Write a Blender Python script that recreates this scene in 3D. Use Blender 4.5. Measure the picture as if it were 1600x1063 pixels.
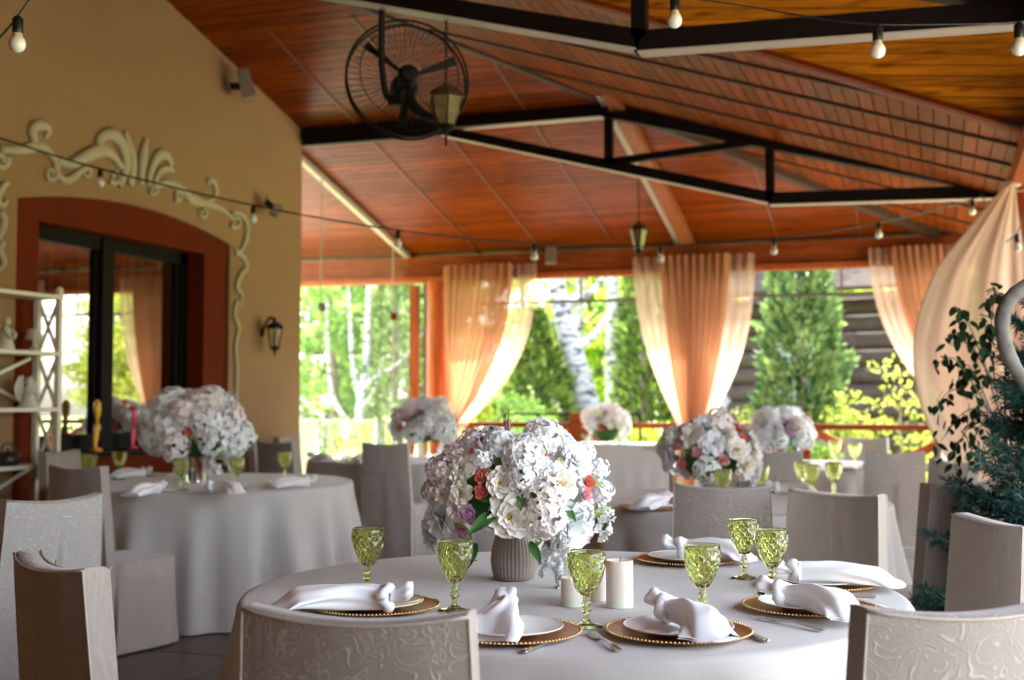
import bpy, math, random
import numpy as np
from mathutils import Vector, Matrix

for _o in list(bpy.data.objects):
    bpy.data.objects.remove(_o)
SC = bpy.context.scene
COL = SC.collection
PI = math.pi

# ------------------------------------------------------------------ camera
FPX, HORIZON, EYE, YAW = 1900.0, 625.0, 1.25, math.radians(19.3)
PITCH = math.atan((HORIZON - 531.5) / FPX)
cam_d = bpy.data.cameras.new('camera')
cam = bpy.data.objects.new('camera', cam_d)
COL.objects.link(cam)
cam.location = (0, 0, EYE)
cam.rotation_euler = (PI / 2 + PITCH, 0, YAW)
cam_d.sensor_width = 36.0
cam_d.lens = FPX / 1600 * 36
cam_d.clip_end = 400
cam_d.dof.use_dof = True
cam_d.dof.focus_distance = 2.95
cam_d.dof.aperture_fstop = 3.3
SC.camera = cam

# ------------------------------------------------------------------ world, sun, exposure
world = bpy.data.worlds.new('sky')
SC.world = world
world.use_nodes = True
_nt = world.node_tree
_nt.nodes.clear()
_sky = _nt.nodes.new('ShaderNodeTexSky')
_sky.sky_type = 'NISHITA'
_sky.sun_disc = False
_sky.sun_elevation = math.radians(52)
_sky.sun_rotation = math.radians(-20)
_sky.air_density = 1.0
_sky.dust_density = 4.0
_sky.ozone_density = 0.6
_bg = _nt.nodes.new('ShaderNodeBackground')
_bg.inputs[1].default_value = 0.40
_out = _nt.nodes.new('ShaderNodeOutputWorld')
_hs = _nt.nodes.new('ShaderNodeHueSaturation')
_hs.inputs['Saturation'].default_value = 0.5
_nt.links.new(_sky.outputs[0], _hs.inputs['Color'])
_nt.links.new(_hs.outputs[0], _bg.inputs[0])
_nt.links.new(_bg.outputs[0], _out.inputs[0])

sun_d = bpy.data.lights.new('sun', 'SUN')
sun_d.energy = 4.6
sun_d.angle = math.radians(0.6)
sun_d.color = (1.0, 0.93, 0.8)
sun = bpy.data.objects.new('sun', sun_d)
COL.objects.link(sun)
SUN_FROM = Vector((-0.30, 0.55, 0.80)).normalized()
sun.rotation_euler = SUN_FROM.to_track_quat('Z', 'Y').to_euler()
sun.location = SUN_FROM * 30

SC.view_settings.view_transform = 'Standard'
SC.view_settings.look = 'None'
SC.view_settings.gamma = 1.0
SC.view_settings.use_curve_mapping = False
SC.view_settings.exposure = 2.85


# ------------------------------------------------------------------ helpers
def ray(px, py):
    cx, cy = (px - 800) / FPX, -(py - 531.5) / FPX
    f = math.cos(PITCH) - cy * math.sin(PITCH)
    u = cy * math.cos(PITCH) + math.sin(PITCH)
    s, c = math.sin(YAW), math.cos(YAW)
    return (cx * c - f * s, cx * s + f * c, u)


def at(px, py, axis, val):
    """the point of the room seen at a photo pixel on the plane axis=val"""
    d = ray(px, py)
    o = (0, 0, EYE)
    t = (val - o[axis]) / d[axis]
    return Vector((d[0] * t, d[1] * t, EYE + d[2] * t))


def lerp(a, b, t):
    return a + (b - a) * t


def sstep(t):
    t = max(0.0, min(1.0, t))
    return t * t * (3 - 2 * t)


def tag(o, label=None, cat=None, group=None, kind=None):
    if label:
        o['label'] = label
    if cat:
        o['category'] = cat
    if group:
        o['group'] = group
    if kind:
        o['kind'] = kind
    return o


def link(name, data, parent=None, loc=(0, 0, 0), rz=0.0, rot=None, scale=None):
    o = bpy.data.objects.new(name, data)
    COL.objects.link(o)
    o.parent = parent
    o.location = loc
    o.rotation_euler = rot if rot is not None else (0, 0, rz)
    if scale is not None:
        o.scale = (scale,) * 3 if isinstance(scale, (int, float)) else scale
    return o


def thing(name, label, cat, loc=(0, 0, 0), rz=0.0, group=None, rot=None, scale=None):
    o = link(name, None, None, loc, rz, rot, scale)
    o.empty_display_size = 0.1
    return tag(o, label, cat, group)


def copy_tree(o, parent=None):
    c = o.copy()
    COL.objects.link(c)
    c.parent = parent
    for ch in [x for x in o.children]:
        copy_tree(ch, c)
    return c


class MB:
    """collects shapes and links them as ONE mesh"""

    def __init__(self):
        self.v, self.f = [], []

    def add(self, vs, fs):
        k = len(self.v)
        self.v += [tuple(p) for p in vs]
        self.f += [tuple(i + k for i in q) for q in fs]
        return self

    def box(self, c, s, rot=None):
        hx, hy, hz = s[0] / 2, s[1] / 2, s[2] / 2
        vs = [Vector((x, y, z)) for z in (-hz, hz) for y in (-hy, hy) for x in (-hx, hx)]
        if rot is not None:
            vs = [rot @ p for p in vs]
        c = Vector(c)
        return self.add([p + c for p in vs], [(0, 2, 3, 1), (4, 5, 7, 6), (0, 1, 5, 4), (2, 6, 7, 3), (0, 4, 6, 2), (1, 3, 7, 5)])

    def beam(self, a, b, w, h, up=(0, 0, 1)):
        """a bar from a to b, w wide, h high"""
        a, b = Vector(a), Vector(b)
        d = (b - a).normalized()
        upv = Vector(up)
        s = d.cross(upv)
        if s.length < 1e-5:
            s = d.cross(Vector((1, 0, 0)))
        s.normalize()
        u = s.cross(d)
        vs = []
        for p in (a, b):
            for q, r in ((-1, -1), (1, -1), (1, 1), (-1, 1)):
                vs.append(p + s * (q * w / 2) + u * (r * h / 2))
        return self.add(vs, [(0, 1, 2, 3), (7, 6, 5, 4), (0, 4, 5, 1), (1, 5, 6, 2), (2, 6, 7, 3), (3, 7, 4, 0)])

    def tube(self, pts, r, seg=8, cap=True, flat=None):
        pts = [Vector(p) for p in pts]
        n = len(pts)
        rs = r if isinstance(r, (list, tuple)) else [r] * n
        t0 = (pts[1] - pts[0]).normalized()
        ref = Vector((0, 0, 1)) if abs(t0.z) < 0.9 else Vector((1, 0, 0))
        nrm = t0.cross(ref).normalized()
        vs = []
        for i, p in enumerate(pts):
            t = (pts[min(i + 1, n - 1)] - pts[max(i - 1, 0)])
            if t.length < 1e-9:
                t = t0
            t.normalize()
            nrm = (nrm - t * nrm.dot(t))
            if nrm.length < 1e-6:
                nrm = t.cross(Vector((0.3, 0.5, 0.8)))
            nrm.normalize()
            bn = t.cross(nrm)
            for k in range(seg):
                a = 2 * PI * k / seg
                vs.append(p + (nrm * math.cos(a) + bn * math.sin(a)) * rs[i])
        fs = []
        for i in range(n - 1):
            for k in range(seg):
                k2 = (k + 1) % seg
                fs.append((i * seg + k, i * seg + k2, (i + 1) * seg + k2, (i + 1) * seg + k))
        if cap:
            fs.append(tuple(range(seg - 1, -1, -1)))
            fs.append(tuple((n - 1) * seg + k for k in range(seg)))
        return self.add(vs, fs)

    def lathe(self, prof, seg=32, rfun=None, c=(0, 0, 0), cap=True):
        vs, fs = [], []
        n = len(prof)
        for i, (r, z) in enumerate(prof):
            for k in range(seg):
                a = 2 * PI * k / seg
                rr = rfun(r, z, a, i) if rfun else r
                vs.append((c[0] + rr * math.cos(a), c[1] + rr * math.sin(a), c[2] + z))
        for i in range(n - 1):
            for k in range(seg):
                k2 = (k + 1) % seg
                fs.append((i * seg + k, i * seg + k2, (i + 1) * seg + k2, (i + 1) * seg + k))
        if cap:
            if prof[0][0] > 1e-6:
                fs.append(tuple(range(seg - 1, -1, -1)))
            if prof[-1][0] > 1e-6:
                fs.append(tuple((n - 1) * seg + k for k in range(seg)))
        return self.add(vs, fs)

    def ball(self, c, r, seg=16, rows=10):
        r = r if isinstance(r, (list, tuple)) else (r, r, r)
        vs, fs = [], []
        for i in range(rows + 1):
            p = PI * i / rows - PI / 2
            for k in range(seg):
                a = 2 * PI * k / seg
                vs.append((c[0] + r[0] * math.cos(p) * math.cos(a), c[1] + r[1] * math.cos(p) * math.sin(a), c[2] + r[2] * math.sin(p)))
        for i in range(rows):
            for k in range(seg):
                k2 = (k + 1) % seg
                fs.append((i * seg + k, i * seg + k2, (i + 1) * seg + k2, (i + 1) * seg + k))
        return self.add(vs, fs)

    def grid(self, fn, nu, nv, loop=False):
        vs = []
        for j in range(nv + 1):
            for i in range(nu if loop else nu + 1):
                vs.append(fn(i / nu, j / nv))
        w = nu if loop else nu + 1
        fs = []
        for j in range(nv):
            for i in range(nu):
                i2 = (i + 1) % w if loop else i + 1
                fs.append((j * w + i, j * w + i2, (j + 1) * w + i2, (j + 1) * w + i))
        return self.add(vs, fs)

    def prism(self, poly, n, t):
        """flat polygon (3-D points) pushed t along n"""
        n = Vector(n)
        a = [Vector(p) for p in poly]
        b = [p + n * t for p in a]
        m = len(a)
        fs = [tuple(range(m - 1, -1, -1)), tuple(range(m, 2 * m))]
        for i in range(m):
            j = (i + 1) % m
            fs.append((i, j, m + j, m + i))
        return self.add(a + b, fs)

    def mesh(self, name, mat=None, smooth=True):
        me = bpy.data.meshes.new(name)
        me.from_pydata(self.v, [], self.f)
        me.update()
        if mat:
            me.materials.append(mat)
        if smooth:
            me.polygons.foreach_set('use_smooth', [True] * len(me.polygons))
        return me

    def build(self, name, mat=None, parent=None, smooth=True, loc=(0, 0, 0), rz=0.0, rot=None, angle=None):
        me = self.mesh(name, mat, smooth or angle is not None)
        if angle is not None:
            me.set_sharp_from_angle(angle=math.radians(angle))
        return link(name, me, parent, loc, rz, rot)


def catmull(pts, n=6):
    pts = [Vector(p) for p in pts]
    P = [pts[0] * 2 - pts[1]] + pts + [pts[-1] * 2 - pts[-2]]
    out = []
    for i in range(1, len(P) - 2):
        for k in range(n):
            t = k / n
            a, b, c, d = P[i - 1], P[i], P[i + 1], P[i + 2]
            out.append(0.5 * ((2 * b) + (c - a) * t + (2 * a - 5 * b + 4 * c - d) * t * t + (3 * b - a - 3 * c + d) * t ** 3))
    out.append(pts[-1])
    return out


# ------------------------------------------------------------------ materials
def new_mat(name):
    m = bpy.data.materials.new(name)
    m.use_nodes = True
    nt = m.node_tree
    nt.nodes.clear()
    o = nt.nodes.new('ShaderNodeOutputMaterial')
    return m, nt, o


def N(nt, t, **kw):
    n = nt.nodes.new(t)
    for k, v in kw.items():
        setattr(n, k, v)
    return n


def ramp(nt, stops):
    r = nt.nodes.new('ShaderNodeValToRGB')
    e = r.color_ramp.elements
    while len(e) < len(stops):
        e.new(0.5)
    for i, (p, c) in enumerate(stops):
        e[i].position = p
        e[i].color = (*c, 1) if len(c) == 3 else c
    return r


def mapped(nt, scale=(1, 1, 1), coord='Object', rot=(0, 0, 0)):
    tc = N(nt, 'ShaderNodeTexCoord')
    mp = N(nt, 'ShaderNodeMapping')
    mp.inputs['Scale'].default_value = scale
    mp.inputs['Rotation'].default_value = rot
    nt.links.new(tc.outputs[coord], mp.inputs[0])
    return mp.outputs[0]


def noise(nt, vec, scale, detail=4, rough=0.5, dist=0.0):
    n = N(nt, 'ShaderNodeTexNoise')
    n.inputs['Scale'].default_value = scale
    n.inputs['Detail'].default_value = detail
    n.inputs['Roughness'].default_value = rough
    n.inputs['Distortion'].default_value = dist
    if vec is not None:
        nt.links.new(vec, n.inputs['Vector'])
    return n.outputs[0]


def mathn(nt, op, a, b=None, c=None):
    n = N(nt, 'ShaderNodeMath', operation=op)
    for i, x in enumerate((a, b, c)):
        if x is None:
            continue
        if isinstance(x, (int, float)):
            n.inputs[i].default_value = x
        else:
            nt.links.new(x, n.inputs[i])
    return n.outputs[0]


def mixc(nt, fac, a, b, mode='MIX'):
    n = N(nt, 'ShaderNodeMix', data_type='RGBA', blend_type=mode)
    for sock, x in ((n.inputs[0], fac), (n.inputs[6], a), (n.inputs[7], b)):
        if isinstance(x, (int, float)):
            sock.default_value = x
        elif isinstance(x, (tuple, list)):
            sock.default_value = (*x, 1) if len(x) == 3 else x
        else:
            nt.links.new(x, sock)
    return n.outputs[2]


def bumpn(nt, h, strength=0.3, dist=0.01):
    b = N(nt, 'ShaderNodeBump')
    b.inputs['Strength'].default_value = strength
    b.inputs['Distance'].default_value = dist
    nt.links.new(h, b.inputs['Height'])
    return b.outputs[0]


def pbsdf(nt, out, color, rough=0.5, metal=0.0, normal=None, **kw):
    p = N(nt, 'ShaderNodeBsdfPrincipled')
    if isinstance(color, (tuple, list)):
        p.inputs['Base Color'].default_value = (*color[:3], 1)
    else:
        nt.links.new(color, p.inputs['Base Color'])
    if isinstance(rough, (int, float)):
        p.inputs['Roughness'].default_value = rough
    else:
        nt.links.new(rough, p.inputs['Roughness'])
    p.inputs['Metallic'].default_value = metal
    if normal is not None:
        nt.links.new(normal, p.inputs['Normal'])
    for k, v in kw.items():
        p.inputs[k].default_value = v
    nt.links.new(p.outputs[0], out.inputs[0])
    return p


def simple(name, color, rough=0.5, metal=0.0, var=0.12, scale=8.0, bump=0.0, bscale=60.0, **kw):
    """plain painted / metal / ceramic surface with slight procedural variation"""
    m, nt, o = new_mat(name)
    v = mapped(nt)
    f = noise(nt, v, scale, 5, 0.6)
    dark = tuple(c * (1 - var) for c in color)
    lite = tuple(min(1, c * (1 + var)) for c in color)
    r = ramp(nt, [(0.3, dark), (0.7, lite)])
    nt.links.new(f, r.inputs[0])
    nm = bumpn(nt, noise(nt, v, bscale, 3), bump, 0.004) if bump else None
    pbsdf(nt, o, r.outputs[0], rough, metal, nm, **kw)
    return m


def wood(name, base, dark, axis=0, rough=0.32, grain=1.0, coat=0.0, knots=True):
    """varnished board: grain runs along the given axis, tone changes from board to board"""
    m, nt, o = new_mat(name)
    sc = [9.0, 9.0, 9.0]
    sc[axis] = 0.9
    tc = N(nt, 'ShaderNodeTexCoord')
    oi = N(nt, 'ShaderNodeObjectInfo')
    add = N(nt, 'ShaderNodeVectorMath', operation='ADD')
    cmb = N(nt, 'ShaderNodeCombineXYZ')
    nt.links.new(mathn(nt, 'MULTIPLY', oi.outputs['Random'], 37.0), cmb.inputs[axis])
    nt.links.new(tc.outputs['Object'], add.inputs[0])
    nt.links.new(cmb.outputs[0], add.inputs[1])
    mp = N(nt, 'ShaderNodeMapping')
    mp.inputs['Scale'].default_value = sc
    nt.links.new(add.outputs[0], mp.inputs[0])
    g = noise(nt, mp.outputs[0], 3.0 * grain, 6, 0.62, 0.6)
    r = ramp(nt, [(0.28, dark), (0.5, base), (0.75, tuple(min(1, c * 1.35) for c in base))])
    nt.links.new(g, r.inputs[0])
    col = r.outputs[0]
    tone = ramp(nt, [(0.0, (0.72, 0.72, 0.72)), (1.0, (1.18, 1.18, 1.18))])
    nt.links.new(oi.outputs['Random'], tone.inputs[0])
    col = mixc(nt, 1.0, col, tone.outputs[0], 'MULTIPLY')
    if knots:
        sk = [11.0, 11.0, 11.0]
        sk[axis] = 2.6
        mk = N(nt, 'ShaderNodeMapping')
        mk.inputs['Scale'].default_value = sk
        nt.links.new(add.outputs[0], mk.inputs[0])
        vo = N(nt, 'ShaderNodeTexVoronoi')
        vo.inputs['Scale'].default_value = 1.0
        nt.links.new(mk.outputs[0], vo.inputs['Vector'])
        kr = ramp(nt, [(0.10, (1, 1, 1)), (0.24, (0, 0, 0))])
        nt.links.new(vo.outputs['Distance'], kr.inputs[0])
        col = mixc(nt, mathn(nt, 'MULTIPLY', kr.outputs[0], 0.7), col, tuple(c * 0.35 for c in dark))
    nm = bumpn(nt, g, 0.15, 0.003)
    pbsdf(nt, o, col, rough, 0.0, nm, **{'Coat Weight': coat, 'Coat Roughness': 0.25, 'Specular IOR Level': 0.07})
    return m


def fabric(name, color, pattern=None, rough=0.75, sheen=0.3, wrinkle=0.5, var=0.08, folds=0.0):
    m, nt, o = new_mat(name)
    v = mapped(nt)
    w = noise(nt, v, 5.0, 4, 0.55, 0.4)
    fine = noise(nt, v, 700.0, 1, 0.5)
    col = mixc(nt, w, tuple(c * (1 - var) for c in color), tuple(min(1, c * (1 + var)) for c in color))
    h = mathn(nt, 'MULTIPLY_ADD', w, 1.0 * wrinkle, mathn(nt, 'MULTIPLY', fine, 0.05))
    if folds:
        vf = mapped(nt, (6, 6, 2.0), rot=(0.35, 0.25, 0))
        h = mathn(nt, 'MULTIPLY_ADD', noise(nt, vf, 1.3, 3, 0.55, 0.8), folds, h)
    if pattern:
        # woven scrolls: contour lines of a smooth distorted noise
        oi = N(nt, 'ShaderNodeObjectInfo')
        add = N(nt, 'ShaderNodeVectorMath', operation='ADD')
        nt.links.new(v, add.inputs[0])
        nt.links.new(mathn(nt, 'MULTIPLY', oi.outputs['Random'], 11.0), add.inputs[1])
        s = noise(nt, add.outputs[0], pattern, 1.2, 0.45, 1.6)
        k = mathn(nt, 'FRACT', mathn(nt, 'MULTIPLY', s, 9.0))
        k = mathn(nt, 'ABSOLUTE', mathn(nt, 'SUBTRACT', k, 0.5))
        r = ramp(nt, [(0.02, (1, 1, 1)), (0.12, (0, 0, 0))])
        nt.links.new(k, r.inputs[0])
        col = mixc(nt, mathn(nt, 'MULTIPLY', r.outputs[0], 0.75), col, tuple(min(1, c * 1.55) for c in color))
        h = mathn(nt, 'MULTIPLY_ADD', r.outputs[0], 0.10, h)
    nm = bumpn(nt, h, 0.55, 0.02)
    pbsdf(nt, o, col, rough, 0.0, nm, **{'Sheen Weight': sheen, 'Sheen Roughness': 0.4})
    return m


def leaf_mat(name, c1, c2, trans=0.5, rough=0.5, spec=0.3):
    m, nt, o = new_mat(name)
    g = N(nt, 'ShaderNodeNewGeometry')
    r = ramp(nt, [(0.0, c1), (1.0, c2)])
    nt.links.new(g.outputs['Random Per Island'], r.inputs[0])
    d = N(nt, 'ShaderNodeBsdfPrincipled')
    d.inputs['Roughness'].default_value = rough
    d.inputs['Specular IOR Level'].default_value = spec
    nt.links.new(r.outputs[0], d.inputs['Base Color'])
    t = N(nt, 'ShaderNodeBsdfTranslucent')
    nt.links.new(r.outputs[0], t.inputs[0])
    mx = N(nt, 'ShaderNodeMixShader')
    mx.inputs[0].default_value = trans
    nt.links.new(d.outputs[0], mx.inputs[1])
    nt.links.new(t.outputs[0], mx.inputs[2])
    nt.links.new(mx.outputs[0], o.inputs[0])
    return m


def sheer_mat(name, color, opacity=0.7, trans=0.55):
    m, nt, o = new_mat(name)
    v = mapped(nt, (1, 1, 0.15))
    w = noise(nt, v, 30.0, 3, 0.5)
    col = mixc(nt, w, tuple(c * 0.9 for c in color), color)
    d = N(nt, 'ShaderNodeBsdfDiffuse')
    t = N(nt, 'ShaderNodeBsdfTranslucent')
    nt.links.new(col, d.inputs[0])
    nt.links.new(col, t.inputs[0])
    mx = N(nt, 'ShaderNodeMixShader')
    mx.inputs[0].default_value = trans
    nt.links.new(d.outputs[0], mx.inputs[1])
    nt.links.new(t.outputs[0], mx.inputs[2])
    tr = N(nt, 'ShaderNodeBsdfTransparent')
    m2 = N(nt, 'ShaderNodeMixShader')
    m2.inputs[0].default_value = opacity
    nt.links.new(tr.outputs[0], m2.inputs[1])
    nt.links.new(mx.outputs[0], m2.inputs[2])
    nt.links.new(m2.outputs[0], o.inputs[0])
    return m


def pane_mat(name, refl=0.3, tint=(1, 1, 1), rough=0.0):
    m, nt, o = new_mat(name)
    tr = N(nt, 'ShaderNodeBsdfTransparent')
    tr.inputs[0].default_value = (*tint, 1)
    g = N(nt, 'ShaderNodeBsdfGlossy')
    g.inputs['Roughness'].default_value = rough
    mx = N(nt, 'ShaderNodeMixShader')
    mx.inputs[0].default_value = refl
    nt.links.new(tr.outputs[0], mx.inputs[1])
    nt.links.new(g.outputs[0], mx.inputs[2])
    nt.links.new(mx.outputs[0], o.inputs[0])
    return m


def glass_mat(name, color, rough=0.02):
    m, nt, o = new_mat(name)
    pbsdf(nt, o, color, rough, 0.0, None, **{'Transmission Weight': 1.0, 'IOR': 1.42})
    return m


M = {}
WOOD_B, WOOD_D = (0.205, 0.037, 0.003), (0.092, 0.014, 0.0012)
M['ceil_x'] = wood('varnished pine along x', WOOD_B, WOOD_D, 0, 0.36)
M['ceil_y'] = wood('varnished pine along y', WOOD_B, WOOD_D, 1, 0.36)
M['ceil_c'] = wood('pine with bounce light tone', (0.72, 0.255, 0.012), (0.38, 0.10, 0.005), 0, 0.36)  # same pine as the other slopes, bounce light put into its tone
M['seamwood'] = simple('brown seam batten', (0.16, 0.06, 0.025), 0.5)
M['groove'] = simple('dark groove', (0.05, 0.016, 0.006), 0.7)
M['beam'] = wood('red brown beam', (0.20, 0.045, 0.012), (0.10, 0.022, 0.007), 0, 0.4, knots=False)
M['post'] = wood('red brown post', (0.36, 0.085, 0.028), (0.20, 0.045, 0.015), 2, 0.4, knots=False)
M['rafter'] = wood('rafter wood', (0.33, 0.10, 0.04), (0.2, 0.06, 0.02), 1, 0.4, knots=False)
M['truss'] = simple('black brown truss paint', (0.0045, 0.002, 0.0015), 0.6, **{'Specular IOR Level': 0.2})
M['trimgrey'] = simple('pale grey trim', (0.42, 0.36, 0.3), 0.5)
M['wall'] = simple('cream plaster', (0.30, 0.174, 0.080), 0.85, var=0.05, scale=2.0, bump=0.25, bscale=90)
M['stucco'] = simple('white moulded plaster', (0.44, 0.375, 0.26), 0.8, var=0.06, bump=0.1)
M['redwall'] = simple('brick red paint', (0.135, 0.019, 0.004), 0.75, var=0.1, scale=3, **{'Specular IOR Level': 0.08})
M['frame'] = simple('black brown frame', (0.0045, 0.0028, 0.002), 0.6, **{'Specular IOR Level': 0.12})
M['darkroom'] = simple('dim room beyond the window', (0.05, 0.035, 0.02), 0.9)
M['tile'] = simple('brown stone tile', (0.10, 0.077, 0.060), 0.45, var=0.35, scale=5, bump=0.3, bscale=25)
M['grout'] = simple('grout', (0.05, 0.04, 0.033), 0.9)
M['cloth'] = fabric('ivory tablecloth', (0.50, 0.478, 0.448), None, 0.7, 0.25, 0.25)
M['cloth_w'] = fabric('white tablecloth', (0.54, 0.525, 0.51), None, 0.7, 0.25, 0.25)
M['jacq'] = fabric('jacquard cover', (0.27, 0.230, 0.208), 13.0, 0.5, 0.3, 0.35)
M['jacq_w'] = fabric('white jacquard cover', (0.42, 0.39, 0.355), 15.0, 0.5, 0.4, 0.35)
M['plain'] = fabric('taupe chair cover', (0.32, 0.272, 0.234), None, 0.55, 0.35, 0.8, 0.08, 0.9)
M['slit'] = simple('rosy brown pleat lining', (0.45, 0.33, 0.26), 0.8)
M['pipe'] = simple('cream piping', (0.42, 0.37, 0.31), 0.6)
M['napkin'] = fabric('white satin napkin', (0.93, 0.94, 0.96), None, 0.38, 0.3, 0.3, 0.03)
M['china'] = simple('white china', (0.86, 0.85, 0.83), 0.12, var=0.02)
M['gold'] = simple('copper gold charger', (0.48, 0.215, 0.09), 0.36, 0.6, var=0.15, scale=14)
M['goldrim'] = simple('gold beading', (0.80, 0.52, 0.22), 0.25, 0.9)
M['steel'] = simple('polished steel', (0.62, 0.60, 0.58), 0.18, 1.0, var=0.06)
M['green'] = glass_mat('olive cut glass', (0.80, 0.87, 0.45))
M['ceramic'] = simple('taupe ceramic', (0.34, 0.265, 0.23), 0.3, var=0.06)
M['glassvase'] = glass_mat('pale glass', (0.92, 0.95, 0.88))
M['wax'] = simple('ivory wax', (0.84, 0.79, 0.70), 0.45, var=0.04, **{'Subsurface Weight': 0.4, 'Subsurface Scale': 0.03})
M['amber'] = simple('amber glass candle', (0.62, 0.40, 0.22), 0.35)
M['frost'] = simple('frosted white candle', (0.75, 0.80, 0.74), 0.5)
M['wick'] = simple('burnt wick', (0.03, 0.025, 0.02), 0.9)
M['black'] = simple('black metal', (0.005, 0.0045, 0.004), 0.6, 0.0, **{'Specular IOR Level': 0.25})
M['bronze'] = simple('antique bronze', (0.11, 0.08, 0.045), 0.4, 0.7, var=0.3)
M['lampglass'] = simple('old yellow lamp glass', (0.15, 0.115, 0.045), 0.3, var=0.4, scale=20)
M['bulb'] = simple('milk white bulb', (0.80, 0.77, 0.70), 0.25)
M['bulbneck'] = simple('cream bulb neck', (0.74, 0.66, 0.42), 0.4)
M['socket'] = simple('black socket', (0.008, 0.010, 0.009), 0.35)
M['speaker'] = simple('beige speaker', (0.24, 0.19, 0.135), 0.6)
M['grille'] = simple('grey speaker grille', (0.15, 0.125, 0.10), 0.7)
M['shelf'] = simple('cream white shelf paint', (0.76, 0.72, 0.60), 0.5, var=0.06)
M['figure'] = simple('white plaster figure', (0.60, 0.56, 0.47), 0.6)
M['orange'] = simple('orange lacquer', (0.80, 0.10, 0.02), 0.35)
M['yellow'] = simple('yellow lacquer', (0.88, 0.48, 0.02), 0.35)
M['pink'] = simple('pink lacquer', (0.82, 0.05, 0.17), 0.35)
M['iron'] = simple('dark kettle iron', (0.06, 0.05, 0.04), 0.4, 0.6)
M['sheer'] = sheer_mat('apricot sheer', (0.60, 0.30, 0.155), 0.96, 0.45)
M['sheer_thin'] = sheer_mat('thin apricot sheer', (0.78, 0.56, 0.42), 0.60, 0.55)
M['sheer_cream'] = sheer_mat('cream sheer', (0.72, 0.55, 0.43), 0.95, 0.35)
M['browncurtain'] = simple('brown window curtain', (0.20, 0.13, 0.06), 0.85, var=0.3)
M['pane'] = pane_mat('window pane', 0.42, (0.8, 0.8, 0.75))
M['film'] = pane_mat('clear film', 0.035, (0.96, 0.97, 0.94))
_nf = M['film'].node_tree
_hz = N(_nf, 'ShaderNodeBsdfTranslucent')
_hz.inputs[0].default_value = (0.9, 0.9, 0.86, 1)
_mh = N(_nf, 'ShaderNodeMixShader')
_mh.inputs[0].default_value = 0.02
_fo = [n for n in _nf.nodes if n.type == 'OUTPUT_MATERIAL'][0]
_fs = _fo.inputs[0].links[0].from_socket
_nf.links.new(_fs, _mh.inputs[1])
_nf.links.new(_hz.outputs[0], _mh.inputs[2])
_nf.links.new(_mh.outputs[0], _fo.inputs[0])
M['seam'] = simple('film seam', (0.45, 0.42, 0.36), 0.5)
M['railmetal'] = simple('grey awning metal', (0.20, 0.19, 0.17), 0.45, 0.5)
M['whitewood'] = simple('white outdoor wood', (0.38, 0.355, 0.31), 0.6)
M['grass'] = simple('lawn', (0.24, 0.32, 0.08), 0.9, var=0.4, scale=1.2, bump=0.5, bscale=30)
M['paving'] = simple('pale paving', (0.50, 0.46, 0.40), 0.85, var=0.12, scale=2)
M['slate'] = simple('brown grey paving', (0.32, 0.285, 0.245), 0.85, var=0.2, scale=2)
M['bark'] = simple('grey bark', (0.17, 0.13, 0.10), 0.9, var=0.4, scale=12, bump=0.6)
M['greypaint'] = simple('grey green box', (0.27, 0.33, 0.26), 0.6)
M['globe'] = simple('white lamp globe', (0.85, 0.88, 0.92), 0.2)
M['cabin'] = simple('dark log wall', (0.05, 0.032, 0.025), 0.8, var=0.3)
M['cabinroof'] = simple('weathered grey roof', (0.05, 0.042, 0.037), 0.95, var=0.2, **{'Specular IOR Level': 0.0})
M['pinkhouse'] = simple('pale pink render', (0.86, 0.72, 0.62), 0.8, var=0.06)
M['housewin'] = simple('house window glass', (0.18, 0.2, 0.22), 0.15)
_bm, _nt2, _o2 = new_mat('birch bark')
_v = mapped(_nt2, (6, 6, 14))
_r = ramp(_nt2, [(0.40, (0.05, 0.05, 0.05)), (0.50, (0.34, 0.34, 0.355)), (0.8, (0.48, 0.48, 0.50))])
_nt2.links.new(noise(_nt2, _v, 1.0, 5, 0.6), _r.inputs[0])
pbsdf(_nt2, _o2, _r.outputs[0], 0.8)
M['birch'] = _bm
M['leaf_bright'] = leaf_mat('bright spring leaves', (0.22, 0.40, 0.03), (0.55, 0.66, 0.06), 0.55)
M['leaf_yellow'] = leaf_mat('yellow green leaves', (0.20, 0.28, 0.02), (0.50, 0.52, 0.09), 0.5)
M['leaf_mid'] = leaf_mat('mid green leaves', (0.06, 0.18, 0.03), (0.24, 0.38, 0.07), 0.5)
M['leaf_dark'] = leaf_mat('dark conifer sprays', (0.012, 0.05, 0.012), (0.22, 0.30, 0.05), 0.4)  # bright end of the range paints sunlit glints among the sprays
M['leaf_thuja'] = leaf_mat('thuja sprays', (0.015, 0.07, 0.02), (0.22, 0.30, 0.085), 0.4)  # wide dark to bright spread stands for lit and shaded sprays
M['leaf_ficus'] = leaf_mat('ficus leaves', (0.006, 0.016, 0.005), (0.014, 0.032, 0.010), 0.05, 0.6, 0.08)
M['needle'] = leaf_mat('blue green needles', (0.012, 0.045, 0.040), (0.05, 0.13, 0.11), 0.05, 0.6, 0.1)
M['drift'] = simple('pale grey driftwood', (0.125, 0.115, 0.10), 0.85, var=0.35, scale=14, bump=0.8, bscale=40)
M['pot'] = simple('dark clay pot', (0.12, 0.07, 0.05), 0.6)


def petal_mat(name, c1, c2, trans=0.3):
    return leaf_mat(name, c1, c2, trans, 0.6)


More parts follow.
